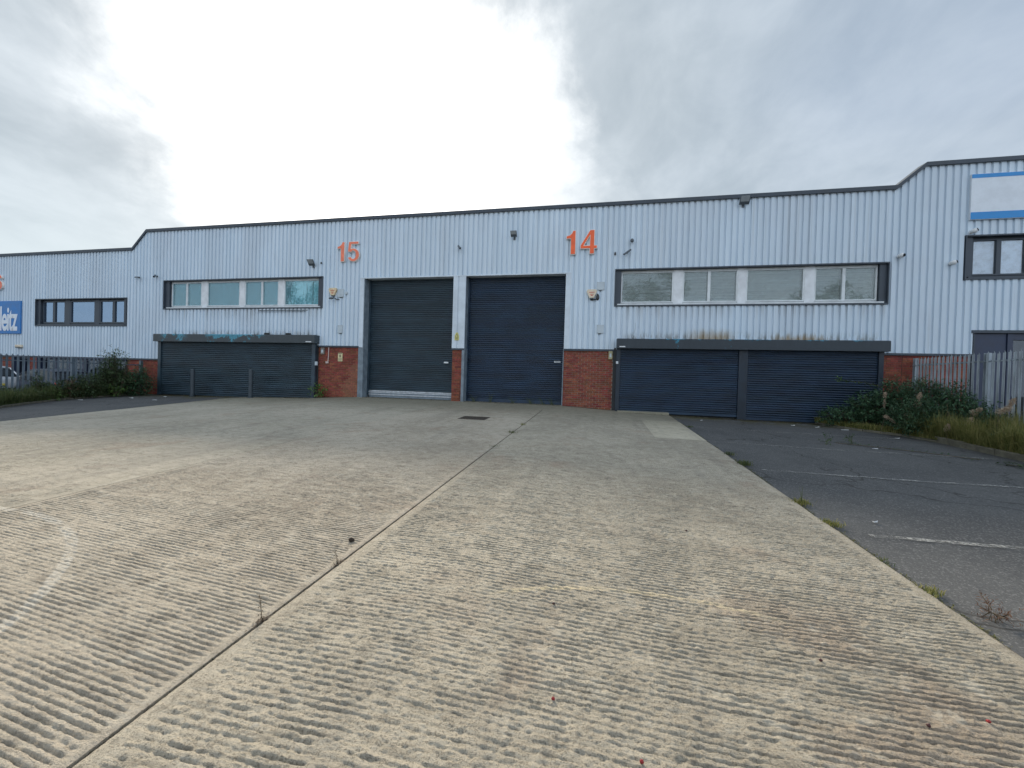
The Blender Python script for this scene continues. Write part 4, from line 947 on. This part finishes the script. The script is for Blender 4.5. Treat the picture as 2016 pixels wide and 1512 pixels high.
def leaf(mb, p, dv, up_, L, wd):
    """folded four-point leaf from p along dv"""
    dv = dv.normalized(); sd = dv.cross(up_)
    if sd.length < 1e-3: sd = Vector((1,0,0))
    sd.normalize(); n = sd.cross(dv)
    mid = p+dv*L*.45-n*wd*.18; tip = p+dv*L-n*L*.12
    b = len(mb.v); mb.v += [tuple(p), tuple(mid+sd*wd*.5+n*wd*.2), tuple(tip), tuple(mid-sd*wd*.5+n*wd*.2)]; mb.f += [(b,b+1,b+2),(b,b+2,b+3)]
def rvec(r, flat=1.): return Vector((r.gauss(0,1), r.gauss(0,1), r.gauss(0,1)*flat))
def shrub(name, base, blobs, mat, n, L, wd, label, cat='bush', group=None, seed=1, stems=6, twig=True, stem_mat=None, sr=1.):
    """blobs: list of (centre offset, radii); leaves hang in sprays off twigs spread through the blobs"""
    r = random.Random(seed); B = Vector(base); t = thing(name, base, label, cat, group)
    sm = MB(); lf = MB(); tot = sum(b[1][0]*b[1][1]*b[1][2] for b in blobs)
    for c, R in blobs:
        c = Vector(c); k = max(1, int(n*(R[0]*R[1]*R[2])/tot/7))
        for _ in range(k):
            v = rvec(r); v.normalize(); q = r.random()**.45; p = B+c+Vector((v.x*R[0]*q, v.y*R[1]*q, v.z*R[2]*q))
            if p.z < B.z+.02: p.z = B.z+.02+r.random()*.1
            out = (v+Vector((0,0,.35))+rvec(r)*.5).normalized()
            tl = L*r.uniform(1.6,3.2)
            if twig and r.random() < .35: sm.tube([p-out*tl*.4, p+out*tl*.8],[.004,.002],3,False)
            for i in range(7):
                u = i/6; pp = p+out*tl*u
                side = rvec(r); side = (side-out*side.dot(out)).normalized()
                leaf(lf, pp, out*.55+side*.8+Vector((0,0,-.15)), Vector((0,0,1))+rvec(r)*.35, L*r.uniform(.65,1.25), wd*r.uniform(.7,1.2))
        for _ in range(stems):
            e = B+c+Vector((r.uniform(-.6,.6)*R[0], r.uniform(-.6,.6)*R[1], r.uniform(.1,.7)*R[2])); s0 = B+Vector((c.x*.5+r.uniform(-.1,.1)*min(1,R[0]*3), c.y*.5+r.uniform(-.1,.1)*min(1,R[0]*3), 0)); md = s0.lerp(e,.5)+Vector((r.uniform(-.08,.08),r.uniform(-.08,.08),.06))*min(1,R[0]*3)
            sm.tube([s0,md,e],[.014*sr,.010*sr,.004*sr],5,False)
    lf.build('foliage', mat, t); sm.build('stems', stem_mat or M_stem, t); return t
def P(x, y): return (x, y, gz(x, y)+.04)
# right-hand bed
shrub('bramble_bush', P(7.95,-.85), [((-.40,0,.26),(.55,.42,.28)),((.30,-.15,.52),(.58,.55,.48)),((.9,-.1,.80),(.5,.45,.58))], L_dark, 7400, .085, .045, 'dark low bramble bush against the right-hand shutter', seed=3)
shrub('leafy_bush', P(8.85,-1.9), [((-.2,-.3,.42),(.6,.6,.45)),((.40,.2,.92),(.5,.45,.46)),((-.35,-.6,.25),(.40,.35,.28)),((.1,.2,1.25),(.25,.25,.25))], L_dark, 9000, .085, .030, 'dark green feathery bush in the corner before the right-hand fence', seed=4)
shrub('leafy_bush', P(9.5,-2.7), [((-.1,0,.50),(.48,.65,.46)),((-.1,.4,1.0),(.3,.4,.40)),((-.2,-.6,.35),(.35,.4,.32))], L_dark, 5600, .09, .036, 'dark bush growing against the pales of the right-hand fence', seed=5)
shrub('bright_weed', P(8.45,-2.55), [((0,0,.30),(.26,.22,.30))], L_mid, 700, .10, .022, 'upright bluish-green weed at the front of the right-hand bed', 'plant', seed=6, stems=8, stem_mat=M_stemg)
# arching branch that reaches over the shutter
br = thing('arching_branch', P(8.9,-1.0), 'arching leafy branch reaching left across the right-hand shutter', 'branch')
pts = [Vector((9.0,-.9,.0)),Vector((8.9,-.9,.7)),Vector((8.6,-.85,1.12)),Vector((8.1,-.8,1.25)),Vector((7.7,-.75,1.28)),Vector((7.45,-.72,1.33))]
MB().tube(pts,[.014,.012,.009,.006,.004,.003],5).build('stem', M_stem, br)
lf = MB(); r = random.Random(8)
for a, b in zip(pts[1:-1], pts[2:]):
    for i in range(26):
        p = a.lerp(b, r.random()); leaf(lf, p, rvec(r,.5)+Vector((-.2,0,-.1)), Vector((0,0,1)), r.uniform(.07,.14), r.uniform(.03,.05))
lf.build('foliage', L_mid, br)
lf = MB()
for i in range(40): leaf(lf, pts[-1]+rvec(r)*.045, rvec(r,.6), Vector((0,0,1)), r.uniform(.05,.10), .035)
lf.build('young_leaves', L_brt, br)
# grass in the beds
def grass(name, region, n, hmin, hmax, mat, label, seed, lean=.62, wd=.005):
    r = np.random.default_rng(seed); mb = MB(); k = 0
    while k < n:
        x, y = region(r)
        if x is None: continue
        z = gz(x, y)+.03; h = r.uniform(hmin, hmax)*(.35+1.25*float(vnoise(np.array(x*2.3), np.array(y*2.3), seed))); a = r.uniform(0, 2*math.pi); ln = r.normal(0, lean)*h
        dx, dy = math.cos(a), math.sin(a); px, py = -dy*wd, dx*wd
        b = len(mb.v)
        mb.v += [(x-px,y-py,z),(x+px,y+py,z),(x+dx*ln*.35+px*.7,y+dy*ln*.35+py*.7,z+h*.6),(x+dx*ln*.35-px*.7,y+dy*ln*.35-py*.7,z+h*.6),(x+dx*ln,y+dy*ln,z+h*max(.35, 1-.45*abs(ln)/h))]
        mb.f += [(b,b+1,b+2,b+3),(b+3,b+2,b+4)]; k += 1
    o = mb.build(name, mat); tag(o, label, 'grass', kind='stuff'); return o
def regR(r):
    y = r.uniform(-12,-2.2); xl = 8.62 if y < -3 else 8.62-(y+3)*.2
    x = r.uniform(xl, 9.95)
    if r.random() < .35: x = xl-.12+abs(r.normal(0,.16))
    return x, y
grass('long_grass', regR, 30000, .25, .75, L_yel, 'long yellow-green grass filling the right-hand bed', 21)
def regR2(r):
    y = r.uniform(-3.2,-.15); xk = float(np.interp(y,[-3.1,-2.3,-1.6,-.84,-.15],[8.5,8.27,7.7,7.3,7.15]))
    return xk-.1+abs(r.normal(0,.25)), y
grass('short_grass', regR2, 4500, .04, .20, L_yel, 'short dry grass at the foot of the bramble', 22)
def regL(r):
    y = r.uniform(-8.5,-1.0); xk = float(np.interp(y,[-8.5,-6.1,-4.9,-3.2,-1.5],[-17.6,-18.9,-19.9,-20.9,-21.1]))
    return xk-abs(r.normal(0,.8))+.06, y
grass('verge_grass', regL, 26000, .15, .55, L_grs, 'rough dark green grass along the left-hand fence', 23, wd=.007)
# seed heads: fluffy spent spikes on stalks
def seed_head(x, y, z0, z1, lean, label, sz=.055):
    sz *= 1.35; x -= .30; y -= .55
    t = thing('seed_head', P(x,y), label, 'seed head', 'fluffy pale seed heads'); r = random.Random(int(x*977+y*331)); a = Vector((x,y,gz(x,y)))
    e = Vector((x+lean[0],y+lean[1],z1)); md = Vector((x+lean[0]*.3,y+lean[1]*.3,z0))
    MB().tube([a,a.lerp(md,.6),md,e],[.007,.006,.005,.003],5).build('stalk', M_stem, t)
    f = MB()
    for i in range(int(1100)):
        u = r.random(); p = md.lerp(e,u); w_ = sz*(1-.55*u)*(0.75+.35*math.sin(u*11)); q = rvec(r); q.normalize(); q *= w_*r.random()**.4
        leaf(f, p+q, rvec(r), Vector((0,0,1)), .030, .011)
    f.build('fluff', L_dry, t)
for x, y, z0, z1, ln, lab, sz in (
  (8.6,-.9,.95,.50,(-.02,0),'drooping pale seed spike beside the right-hand brickwork',.04),
  (9.5,-.9,1.15,1.40,(.05,0),'tallest pale seed head standing before the fence pales',.05),
  (8.85,-1.7,.62,.98,(.10,0),'broad tan seed head in the heart of the dark bush',.075),
  (8.1,-1.6,.30,.12,(.35,0),'curved pale seed spike low at the bramble front, left one',.04),
  (8.55,-1.75,.34,.14,(.18,0),'curved pale seed spike low at the bramble front, right one',.045),
  (8.75,-2.9,.08,.22,(.02,0),'tan tuft at the kerb below the dark bush',.055),
  (9.3,-2.75,.52,.64,(.25,0),'pale seed head leaning along the fence foot',.06),
  (9.55,-3.3,.62,.92,(.2,0),'large pale seed head at the right before the pales',.075),
  (9.3,-3.4,.60,.68,(.28,.0),'horizontal pale seed head at the right above the grass',.06),
  (9.05,-3.0,.16,.42,(.12,0),'tan seed head rising from the yellow grass',.06)):
    seed_head(x, y, z0, z1, ln, lab, sz)
# left-hand strip
shrub('tall_shrub', P(-21.05,-1.55), [((0,0,.55),(.55,.5,.5)),((-.05,0,1.10),(.36,.34,.5)),((0,0,1.65),(.22,.22,.30)),((.5,.2,1.40),(.12,.12,.2))], L_mid, 3600, .13, .035, 'tall dark shrub rising above the left-hand fence', seed=9)
shrub('low_bush', P(-20.75,-.85), [((.12,0,.50),(.46,.42,.50)),((-.4,0,.38),(.45,.4,.38)),((.1,.1,.95),(.25,.25,.25))], L_dark, 3800, .10, .04, 'low dark bush between the left fence and the wide shutter', seed=10)
shrub('low_bush', P(-21.0,-2.7), [((0,.2,.42),(.45,.6,.42)),((0,-.6,.28),(.42,.6,.30))], L_mid, 4000, .09, .035, 'spreading low bush at the foot of the left fence', seed=11)
shrub('fence_climber', P(-21.0,-4.05), [((0,0,.45),(.14,.16,.45))], L_mid, 700, .08, .04, 'narrow climbing weed on the left fence near the parked cars', 'plant', seed=12)
shrub('reddish_dock', P(-20.85,-3.15), [((0,0,.42),(.16,.16,.3))], L_redd, 350, .06, .03, 'reddish dry weed at the foot of the left fence', 'plant', seed=13)
shrub('leafy_weed', P(-20.6,-1.75), [((0,0,.14),(.2,.16,.13))], L_brt, 160, .10, .045, 'bright little weed below the tall shrub on the left', 'plant', seed=14)
shrub('leafy_weed', (-11.75,-.22,float(apron_z(np.array(-11.75),np.array(-.22)))), [((0,0,.22),(.17,.14,.20))], L_brt, 130, .12, .08, 'bright green weed at the foot of the brick beside the wide shutter', 'plant', seed=15)
for i, (x, y, h_, mt) in enumerate(((-20.35,-4.6,.28,L_mid),(-19.95,-5.3,.22,L_grs),(-20.9,-5.0,.36,L_mid),(-20.45,-3.9,.20,L_brt),(-19.45,-6.0,.24,L_mid),(-20.2,-6.4,.34,L_dark),(-18.9,-7.0,.2,L_grs))):
    shrub('verge_weed', P(x,y), [((0,0,h_*.6),(.24,.24,h_*.6))], mt, 260, .08, .032, 'leafy weed in the left-hand verge, %s from the low bush' % ('second','fourth','third','nearest','fifth','sixth','farthest')[i], 'weed', 'leafy weeds in the left-hand verge', seed=100+i, stems=4, stem_mat=M_stemg, sr=.5)
for i, (x, y, h_, mt) in enumerate(((9.0,-4.2,.34,L_grs),(9.4,-4.9,.42,L_mid),(8.85,-5.1,.26,L_mid))):
    shrub('bed_weed', P(x,y), [((0,0,h_*.6),(.22,.24,h_*.6))], mt, 300, .07, .028, 'leafy weed among the long yellow grass, %s from the dark bush' % ('first','third','second')[i], 'weed', 'leafy weeds in the right-hand bed', seed=120+i, stems=5, stem_mat=M_stemg, sr=.5)
sk = MB(); r = random.Random(77)
for _ in range(260):
    x = r.uniform(8.7,9.9); y = r.uniform(-11,-2.6); z = gz(x,y); h_ = r.uniform(.5,.95); lx, ly = r.gauss(0,.12), r.gauss(0,.12)
    sk.tube([(x,y,z),(x+lx*.4,y+ly*.4,z+h_*.6),(x+lx,y+ly,z+h_)],[.003,.0025,.0015],3,False)
    for q in range(9): leaf(sk, Vector((x+lx*(.7+.03*q),y+ly*(.7+.03*q),z+h_*(.78+.025*q))), rvec(r), Vector((0,0,1)), .035, .010)
tag(sk.build('dry_stalks', L_dry2), 'thin dry flowering stalks standing in the right-hand grass', 'grass', kind='stuff')
# tufts in the joint and along the yard edge
def tuft(x, y, n, h, mat, label, seed, stalks=0, zoff=-.03, sp=.05, elong=1.):
    r = random.Random(seed); z = gz(x,y)+zoff; t = thing('grass_tuft', (x,y,z), label, 'grass tuft', 'tufts in the paving'); mb = MB()
    for _ in range(n):
        a = r.uniform(0,2*math.pi); L = h*r.uniform(.4,1.); ox, oy = r.gauss(0,sp), r.gauss(0,sp*elong); dx, dy = math.cos(a), math.sin(a); ln = L*r.uniform(.2,.9); wd = .0035
        b = len(mb.v); px, py = -dy*wd, dx*wd
        mb.v += [(x+ox-px,y+oy-py,z),(x+ox+px,y+oy+py,z),(x+ox+dx*ln*.4+px*.7,y+oy+dy*ln*.4+py*.7,z+L*.65),(x+ox+dx*ln*.4-px*.7,y+oy+dy*ln*.4-py*.7,z+L*.65),(x+ox+dx*ln,y+oy+dy*ln,z+L*.8)]; mb.f += [(b,b+1,b+2,b+3),(b+3,b+2,b+4)]
    tag(mb.build('blades', mat, t), kind='stuff')
    if stalks:
        s = MB()
        for k in range(stalks):
            a = r.uniform(-.5,.5); s.tube([(x,y,z),(x+a*h,y+r.uniform(-.3,.3)*h,z+h*1.6),(x+a*2.*h,y,z+h*2.6)],[.003,.002,.001],4,False)
        s.build('stalks', M_stemg, t)
for i, (x, y, n, h, mt, st, lab) in enumerate((
  (2.52,-6.95,90,.11,L_grs,0,'fourth yellow-green tuft from the near end of the yard edge'), (2.52,-7.75,150,.12,L_grs,0,'spreading tuft at the yard edge by the middle bay line'), (2.52,-9.8,160,.085,L_yel,3,'yellow tuft with tall stalks at the yard edge'),
  (2.50,-10.5,170,.07,L_yel,0,'low yellow tuft at the yard edge beside the nearest bay line'), (2.49,-11.85,120,.055,L_yel,0,'neat yellow tuft at the near yard edge'), (2.47,-11.35,60,.035,L_grs,0,'tiny tuft nestled in the near yard edge'),
  (-1.86,-5.3,70,.09,L_yel,0,'olive tuft in the long joint near the drain cover'), (-1.86,-6.6,60,.10,L_grs,0,'sprawling tuft in the long joint further from the doors'), (-1.86,-8.2,40,.06,L_grs,0,'small tuft halfway along the long joint'),
  (2.55,-3.2,60,.08,L_grs,0,'tuft at the far end of the yard edge by the shutters'))):
    tuft(x, y, n, h, mt, lab, 40+i, st, zoff=-.02)
for i, x in enumerate((-4.9,-4.2,-3.3,-2.6,-2.1,-1.75)):
    r = random.Random(60+i); z = .07; t = thing('door_weed', (x,.22,z), 'spindly grass weed at the foot of the tall door of 14, %s from the left' % ('first','second','third','fourth','fifth','sixth')[i], 'weed', 'weeds along the door of 14'); s = MB()
    for k in range(14):
        a = r.uniform(-.1,.1); L = r.uniform(.08,.34) if i != 1 else r.uniform(.15,.45); s.tube([(x+r.uniform(-.08,.08),.2+r.uniform(-.05,.08),z),(x+a,.18,z+L*.6),(x+a*2.2,.16,z+L)],[.004,.003,.0015],4,False)
    s.build('stalks', M_stemg, t)
def seedling(x, y, h, label, sd):
    r = random.Random(sd); z = gz(x,y)-.01; t = thing('dry_seedling', (x,y,z), label, 'weed', 'dry seedlings in the long joint'); s = MB(); top = Vector((x-.04,y+.02,z+h))
    s.tube([(x,y,z),(x-.015,y+.005,z+h*.5),tuple(top)],[.0025,.002,.001],5)
    for k in range(9):
        p = Vector((x,y,z)).lerp(top, r.uniform(.2,.95)); s.tube([p, p+rvec(r)*h*.10+Vector((0,0,h*.08))],[.0012,.0006],3,False)
    s.build('stem', M_stem, t); lf = MB()
    for k in range(26): leaf(lf, Vector((x,y,z)).lerp(top, r.uniform(.1,1))+rvec(r)*.008, rvec(r), Vector((0,0,1)), .016, .006)
    lf.build('withered_leaves', leaf_dryd, t)
    cl = MB()
    for k in range(60): leaf(cl, Vector((x+r.gauss(0,.012),y+r.gauss(0,.03),z+.008)), rvec(r,.6), Vector((0,0,1)), .018, .008)
    cl.build('root_tuft', leaf_dryd, t)
leaf_dryd = leaf_mat('withered', (.05,.032,.022), (.10,.075,.05))
seedling(-1.865,-12.8,.085,'withered seedling in the long joint beside the dark stone',5); seedling(-1.865,-13.5,.14,'bare twiggy seedling in the near part of the long joint',6)
# feathery pinkish weed at the near right edge and creeping weeds on the asphalt
shrub('feathery_weed', (2.66,-12.15,gz(2.66,-12.15)-.03), [((0,0,.06),(.07,.07,.06))], L_redd, 220, .03, .006, 'feathery reddish weed at the near right yard edge', 'weed', seed=16, stems=5, sr=.14)
for i, (x, y, lab) in enumerate(((6.0,-4.2,'small weeds sprouting between two bay lines'),(5.3,-4.6,'second small sprout between two bay lines'))):
    shrub('asphalt_weed', (x,y,gz(x,y)-.03), [((0,0,.09),(.09,.09,.09))], L_mid, 70, .05, .02, lab, 'weed', 'weeds in the asphalt', seed=17+i, stems=4, stem_mat=M_stemg, sr=.3)
def creep(path, n, label, seed):
    r = random.Random(seed); x0, y0 = path[0]; t = thing('creeping_weed', (x0,y0,gz(x0,y0)-.03), label, 'weed', 'creeping weeds on the asphalt'); lf = MB(); s = MB()
    pts = [Vector((x,y,gz(x,y)-.015)) for x, y in path]; s.tube(pts, .005, 4, False); s.build('runner', M_stem, t)
    for _ in range(n):
        k = r.randrange(len(pts)-1); p = pts[k].lerp(pts[k+1], r.random())+Vector((r.gauss(0,.10),r.gauss(0,.09),.0)); p.z = gz(p.x,p.y)-.02+r.random()*.05; leaf(lf, p, rvec(r,.2), Vector((0,0,1)), r.uniform(.05,.10), r.uniform(.03,.05))
    lf.build('foliage', L_mid, t)
creep([(8.45,-5.6),(8.1,-5.95),(7.7,-5.9)], 130, 'leafy weed creeping out from the right-hand kerb at the edge of view', 3); creep([(7.6,-5.5),(6.9,-5.0),(6.2,-4.6),(5.6,-4.35)], 60, 'thin runner creeping along a crack in the right-hand asphalt', 4)
# moss and litter line along the right-hand edge of the yard
def regM(r): return 2.47+abs(r.normal(0,.025)), r.uniform(-15,-2.5)
o = MB(); r = random.Random(91)
for _ in range(5200):
    y = r.uniform(-15,-2.4); x = 2.46+abs(r.gauss(0,.028)); 
    if vnoise(np.array(y*3.1), np.array(.5), 7) < .38: continue
    leaf(o, Vector((x,y,gz(x,y)-.032)), rvec(r,.5)+Vector((0,0,.3)), Vector((0,0,1)), r.uniform(.012,.034), r.uniform(.005,.014))
tag(o.build('moss_strip', leaf_mat('moss', (.045,.05,.014), (.15,.15,.05))), 'moss and tiny weeds along the right-hand edge of the concrete', 'moss', kind='stuff')
o = MB(); r = random.Random(92)
for _ in range(2600):
    y = r.uniform(-15,-1.7); x = -1.86+r.gauss(0,.006); leaf(o, Vector((x,y,gz(x,y)-.02)), rvec(r,.5)+Vector((0,0,.4)), Vector((0,0,1)), r.uniform(.008,.02), .005)
tag(o.build('joint_moss', leaf_mat('joint_moss', (.03,.03,.012), (.08,.075,.03))), 'sparse moss in the long joint', 'moss', kind='stuff')
# grit, dead leaves and moss swept against the foot of the building
o = MB(); r = random.Random(93)
for x0_, x1_, n_, z_ in ((-20.4,-12.0,3200,None),(.9,8.9,3600,None),(-11.9,-10.0,500,1),(-9.7,-5.9,700,1),(-5.2,-1.4,900,1),(-1.3,.5,500,1)):
    for _ in range(n_):
        x = r.uniform(x0_,x1_); y = -.22-abs(r.gauss(0,.16))*(1 if z_ is None else .35)+(0 if z_ is None else .2)
        zz_ = gz(x,min(y,0))-.03 if (z_ is None and (x > 2.5 or x < -15.4)) else float(apron_z(np.array(x),np.array(min(y,0.))))
        leaf(o, Vector((x,y,zz_+.004)), rvec(r,.25)+Vector((0,0,.12)), Vector((0,0,1)), r.uniform(.02,.06), r.uniform(.008,.025))
tag(o.build('wall_foot_debris', leaf_mat('dead_leaf_grit', (.03,.026,.014), (.13,.11,.05), .1)), 'dead leaves, grit and moss along the foot of the building', 'debris', kind='stuff')
# ------------------------------------------------------------------ small things lying about
def stone(name, x, y, s, mat, label, cat, group=None, sq=.75, zo=0., sd=1):
    b = MB().ell((0,0,0),(s,s*.8,s*sq),10,7); r = random.Random(sd); k = 1.2
    b.v = [(p[0]*(1+.25*math.sin(5*p[1]/s+sd)), p[1]*(1+.2*math.sin(4*p[0]/s+2*sd)), p[2]*(1+.2*math.sin(6*p[0]/s+sd))) for p in b.v]
    z = gz(x,y)+s*sq*.8+zo; b.v = [(p[0]+x,p[1]+y,p[2]+z) for p in b.v]; o = b.build(name, mat, origin=(x,y,z), smooth=True); tag(o, label, cat, group); return o
M_dkst = pmat('dark_lump', (.035,.025,.018), .9, bump=.6, bscale=150); M_berry = pmat('berry_red', (.25,.012,.015), .35); M_berryd = pmat('berry_dark', (.05,.012,.014), .5); M_lit = pmat('litter_white', (.72,.74,.75), .6)
stone('dark_stone', -1.985,-12.45,.024,M_dkst,'dark brown lump beside the long joint','stone',sd=2)
for i, (x, y, mt, lab) in enumerate(((-.16,-13.62,M_berry,'red berry near the bottom centre of the concrete'),(.215,-13.82,M_berry,'dark red berry at the bottom edge right of centre'),(1.82,-13.2,M_berry,'pinkish red berry near the bottom right corner'),(1.52,-13.3,M_berryd,'dark dried berry near the bottom right'),(-.24,-12.87,M_berryd,'dark dried berry on the left part of the near bay'),(.89,-11.24,M_berryd,'dark dried berry halfway up the right bay'),(1.25,-12.95,M_berryd,'dark dried berry right of the worn yellow arc'))):
    stone('fallen_berry', x, y, .0085, mt, lab, 'berry', 'fallen berries', .9, 0.002, 3+i)
def litter(x, y, L, wd, a, label, z=-.02):
    zz = gz(x,y)+z; c_, s_ = math.cos(a), math.sin(a); b = MB(); pr = [(-L/2,-wd/2),(L/2,-wd/2*.6),(L/2*.9,wd/2),(-L/2*.7,wd/2*.8)]
    lo = [(x+p[0]*c_-p[1]*s_, y+p[0]*s_+p[1]*c_, zz+.002) for p in pr]; hi = [(p[0],p[1],zz+.012+.012*math.sin(i*2.)) for i, p in enumerate(lo)]
    b.v = lo+hi; b.f = [(4,5,6,7),(3,2,1,0)]+[(i,(i+1)%4,4+(i+1)%4,4+i) for i in range(4)]
    tag(b.build('litter', M_lit), label, 'litter', 'scraps of litter')
for x, y, L, wd, a, lab in ((7.15,-1.7,.22,.07,.1,'long white scrap of litter below the bramble'),(6.6,-1.35,.14,.06,.4,'white scrap of litter left of the bramble foot'),(6.0,-1.2,.10,.05,-.3,'small white scrap before the right shutter'),(7.75,-2.9,.10,.07,.2,'white scrap at the kerb end of the bay line'),(3.3,-1.3,.07,.05,.2,'tiny white scrap by the threshold of the right shutters'),(6.1,-4.9,.12,.05,.1,'white scrap beside the sprouting weeds'),(3.05,-10.25,.05,.03,.3,'tiny white chip by the nearest bay line'),
  (-19.2,-2.1,.16,.06,.1,'white scrap before the low bush on the left'),(-18.6,-1.2,.10,.08,.3,'white scrap left of the bollards'),(-17.3,-2.6,.18,.07,.0,'pale scrap on the left asphalt strip'),(-19.9,-3.4,.2,.05,.1,'grey scrap beside the left kerb')):
    litter(x, y, L, wd, a, lab)
# ------------------------------------------------------------------ trees across the road behind the viewer (mirrored in the windows)
M_bark = pmat('bark', (.09,.07,.05), .9, bump=.6, bscale=20); L_tree = leaf_mat('tree_leaf', (.03,.06,.02), (.08,.12,.04))
def tree(x, y, h, R, label, sd):
    r = random.Random(sd); z = gz(x,y)-.1; t = thing('tree', (x,y,z), label, 'tree', 'trees behind the viewer'); tr = MB(); lf = MB()
    tr.tube([(x,y,z),(x+.1,y,z+h*.3),(x-.1,y+.2,z+h*.6),(x,y,z+h*.9)],[.35,.27,.16,.04],8)
    for k in range(16):
        a = r.uniform(0,6.28); z0 = z+h*r.uniform(.28,.75); rr = R*r.uniform(.5,.95)*(1-.45*(z0-z)/h); e = Vector((x+math.cos(a)*rr,y+math.sin(a)*rr,z0+h*r.uniform(.08,.22))); tr.tube([(x,y,z0),Vector((x,y,z0)).lerp(e,.5)+Vector((0,0,.3)),e],[.10,.06,.02],5,False)
        for j in range(3):
            c = e+rvec(r)*.9
            for q in range(150):
                v = rvec(r); v.normalize(); p = c+v*r.random()**.4*r.uniform(.8,1.5); leaf(lf, p, rvec(r), Vector((0,0,1)), .34, .22)
    tr.build('trunk', M_bark, t); lf.build('crown', L_tree, t)
for i, (x, y, h, R, lab) in enumerate(((6.5,-45,18.5,5,'broad tree across the road, mirrored in the venetian-blind windows'),(29,-45,17,5,'slimmer tree across the road to the right'),(-50,-46,20,7,'big tree across the road to the left'),(15,-52,15,4.5,'shorter tree across the road behind the broad one'))):
    tree(x, y, h, R, lab, 70+i)
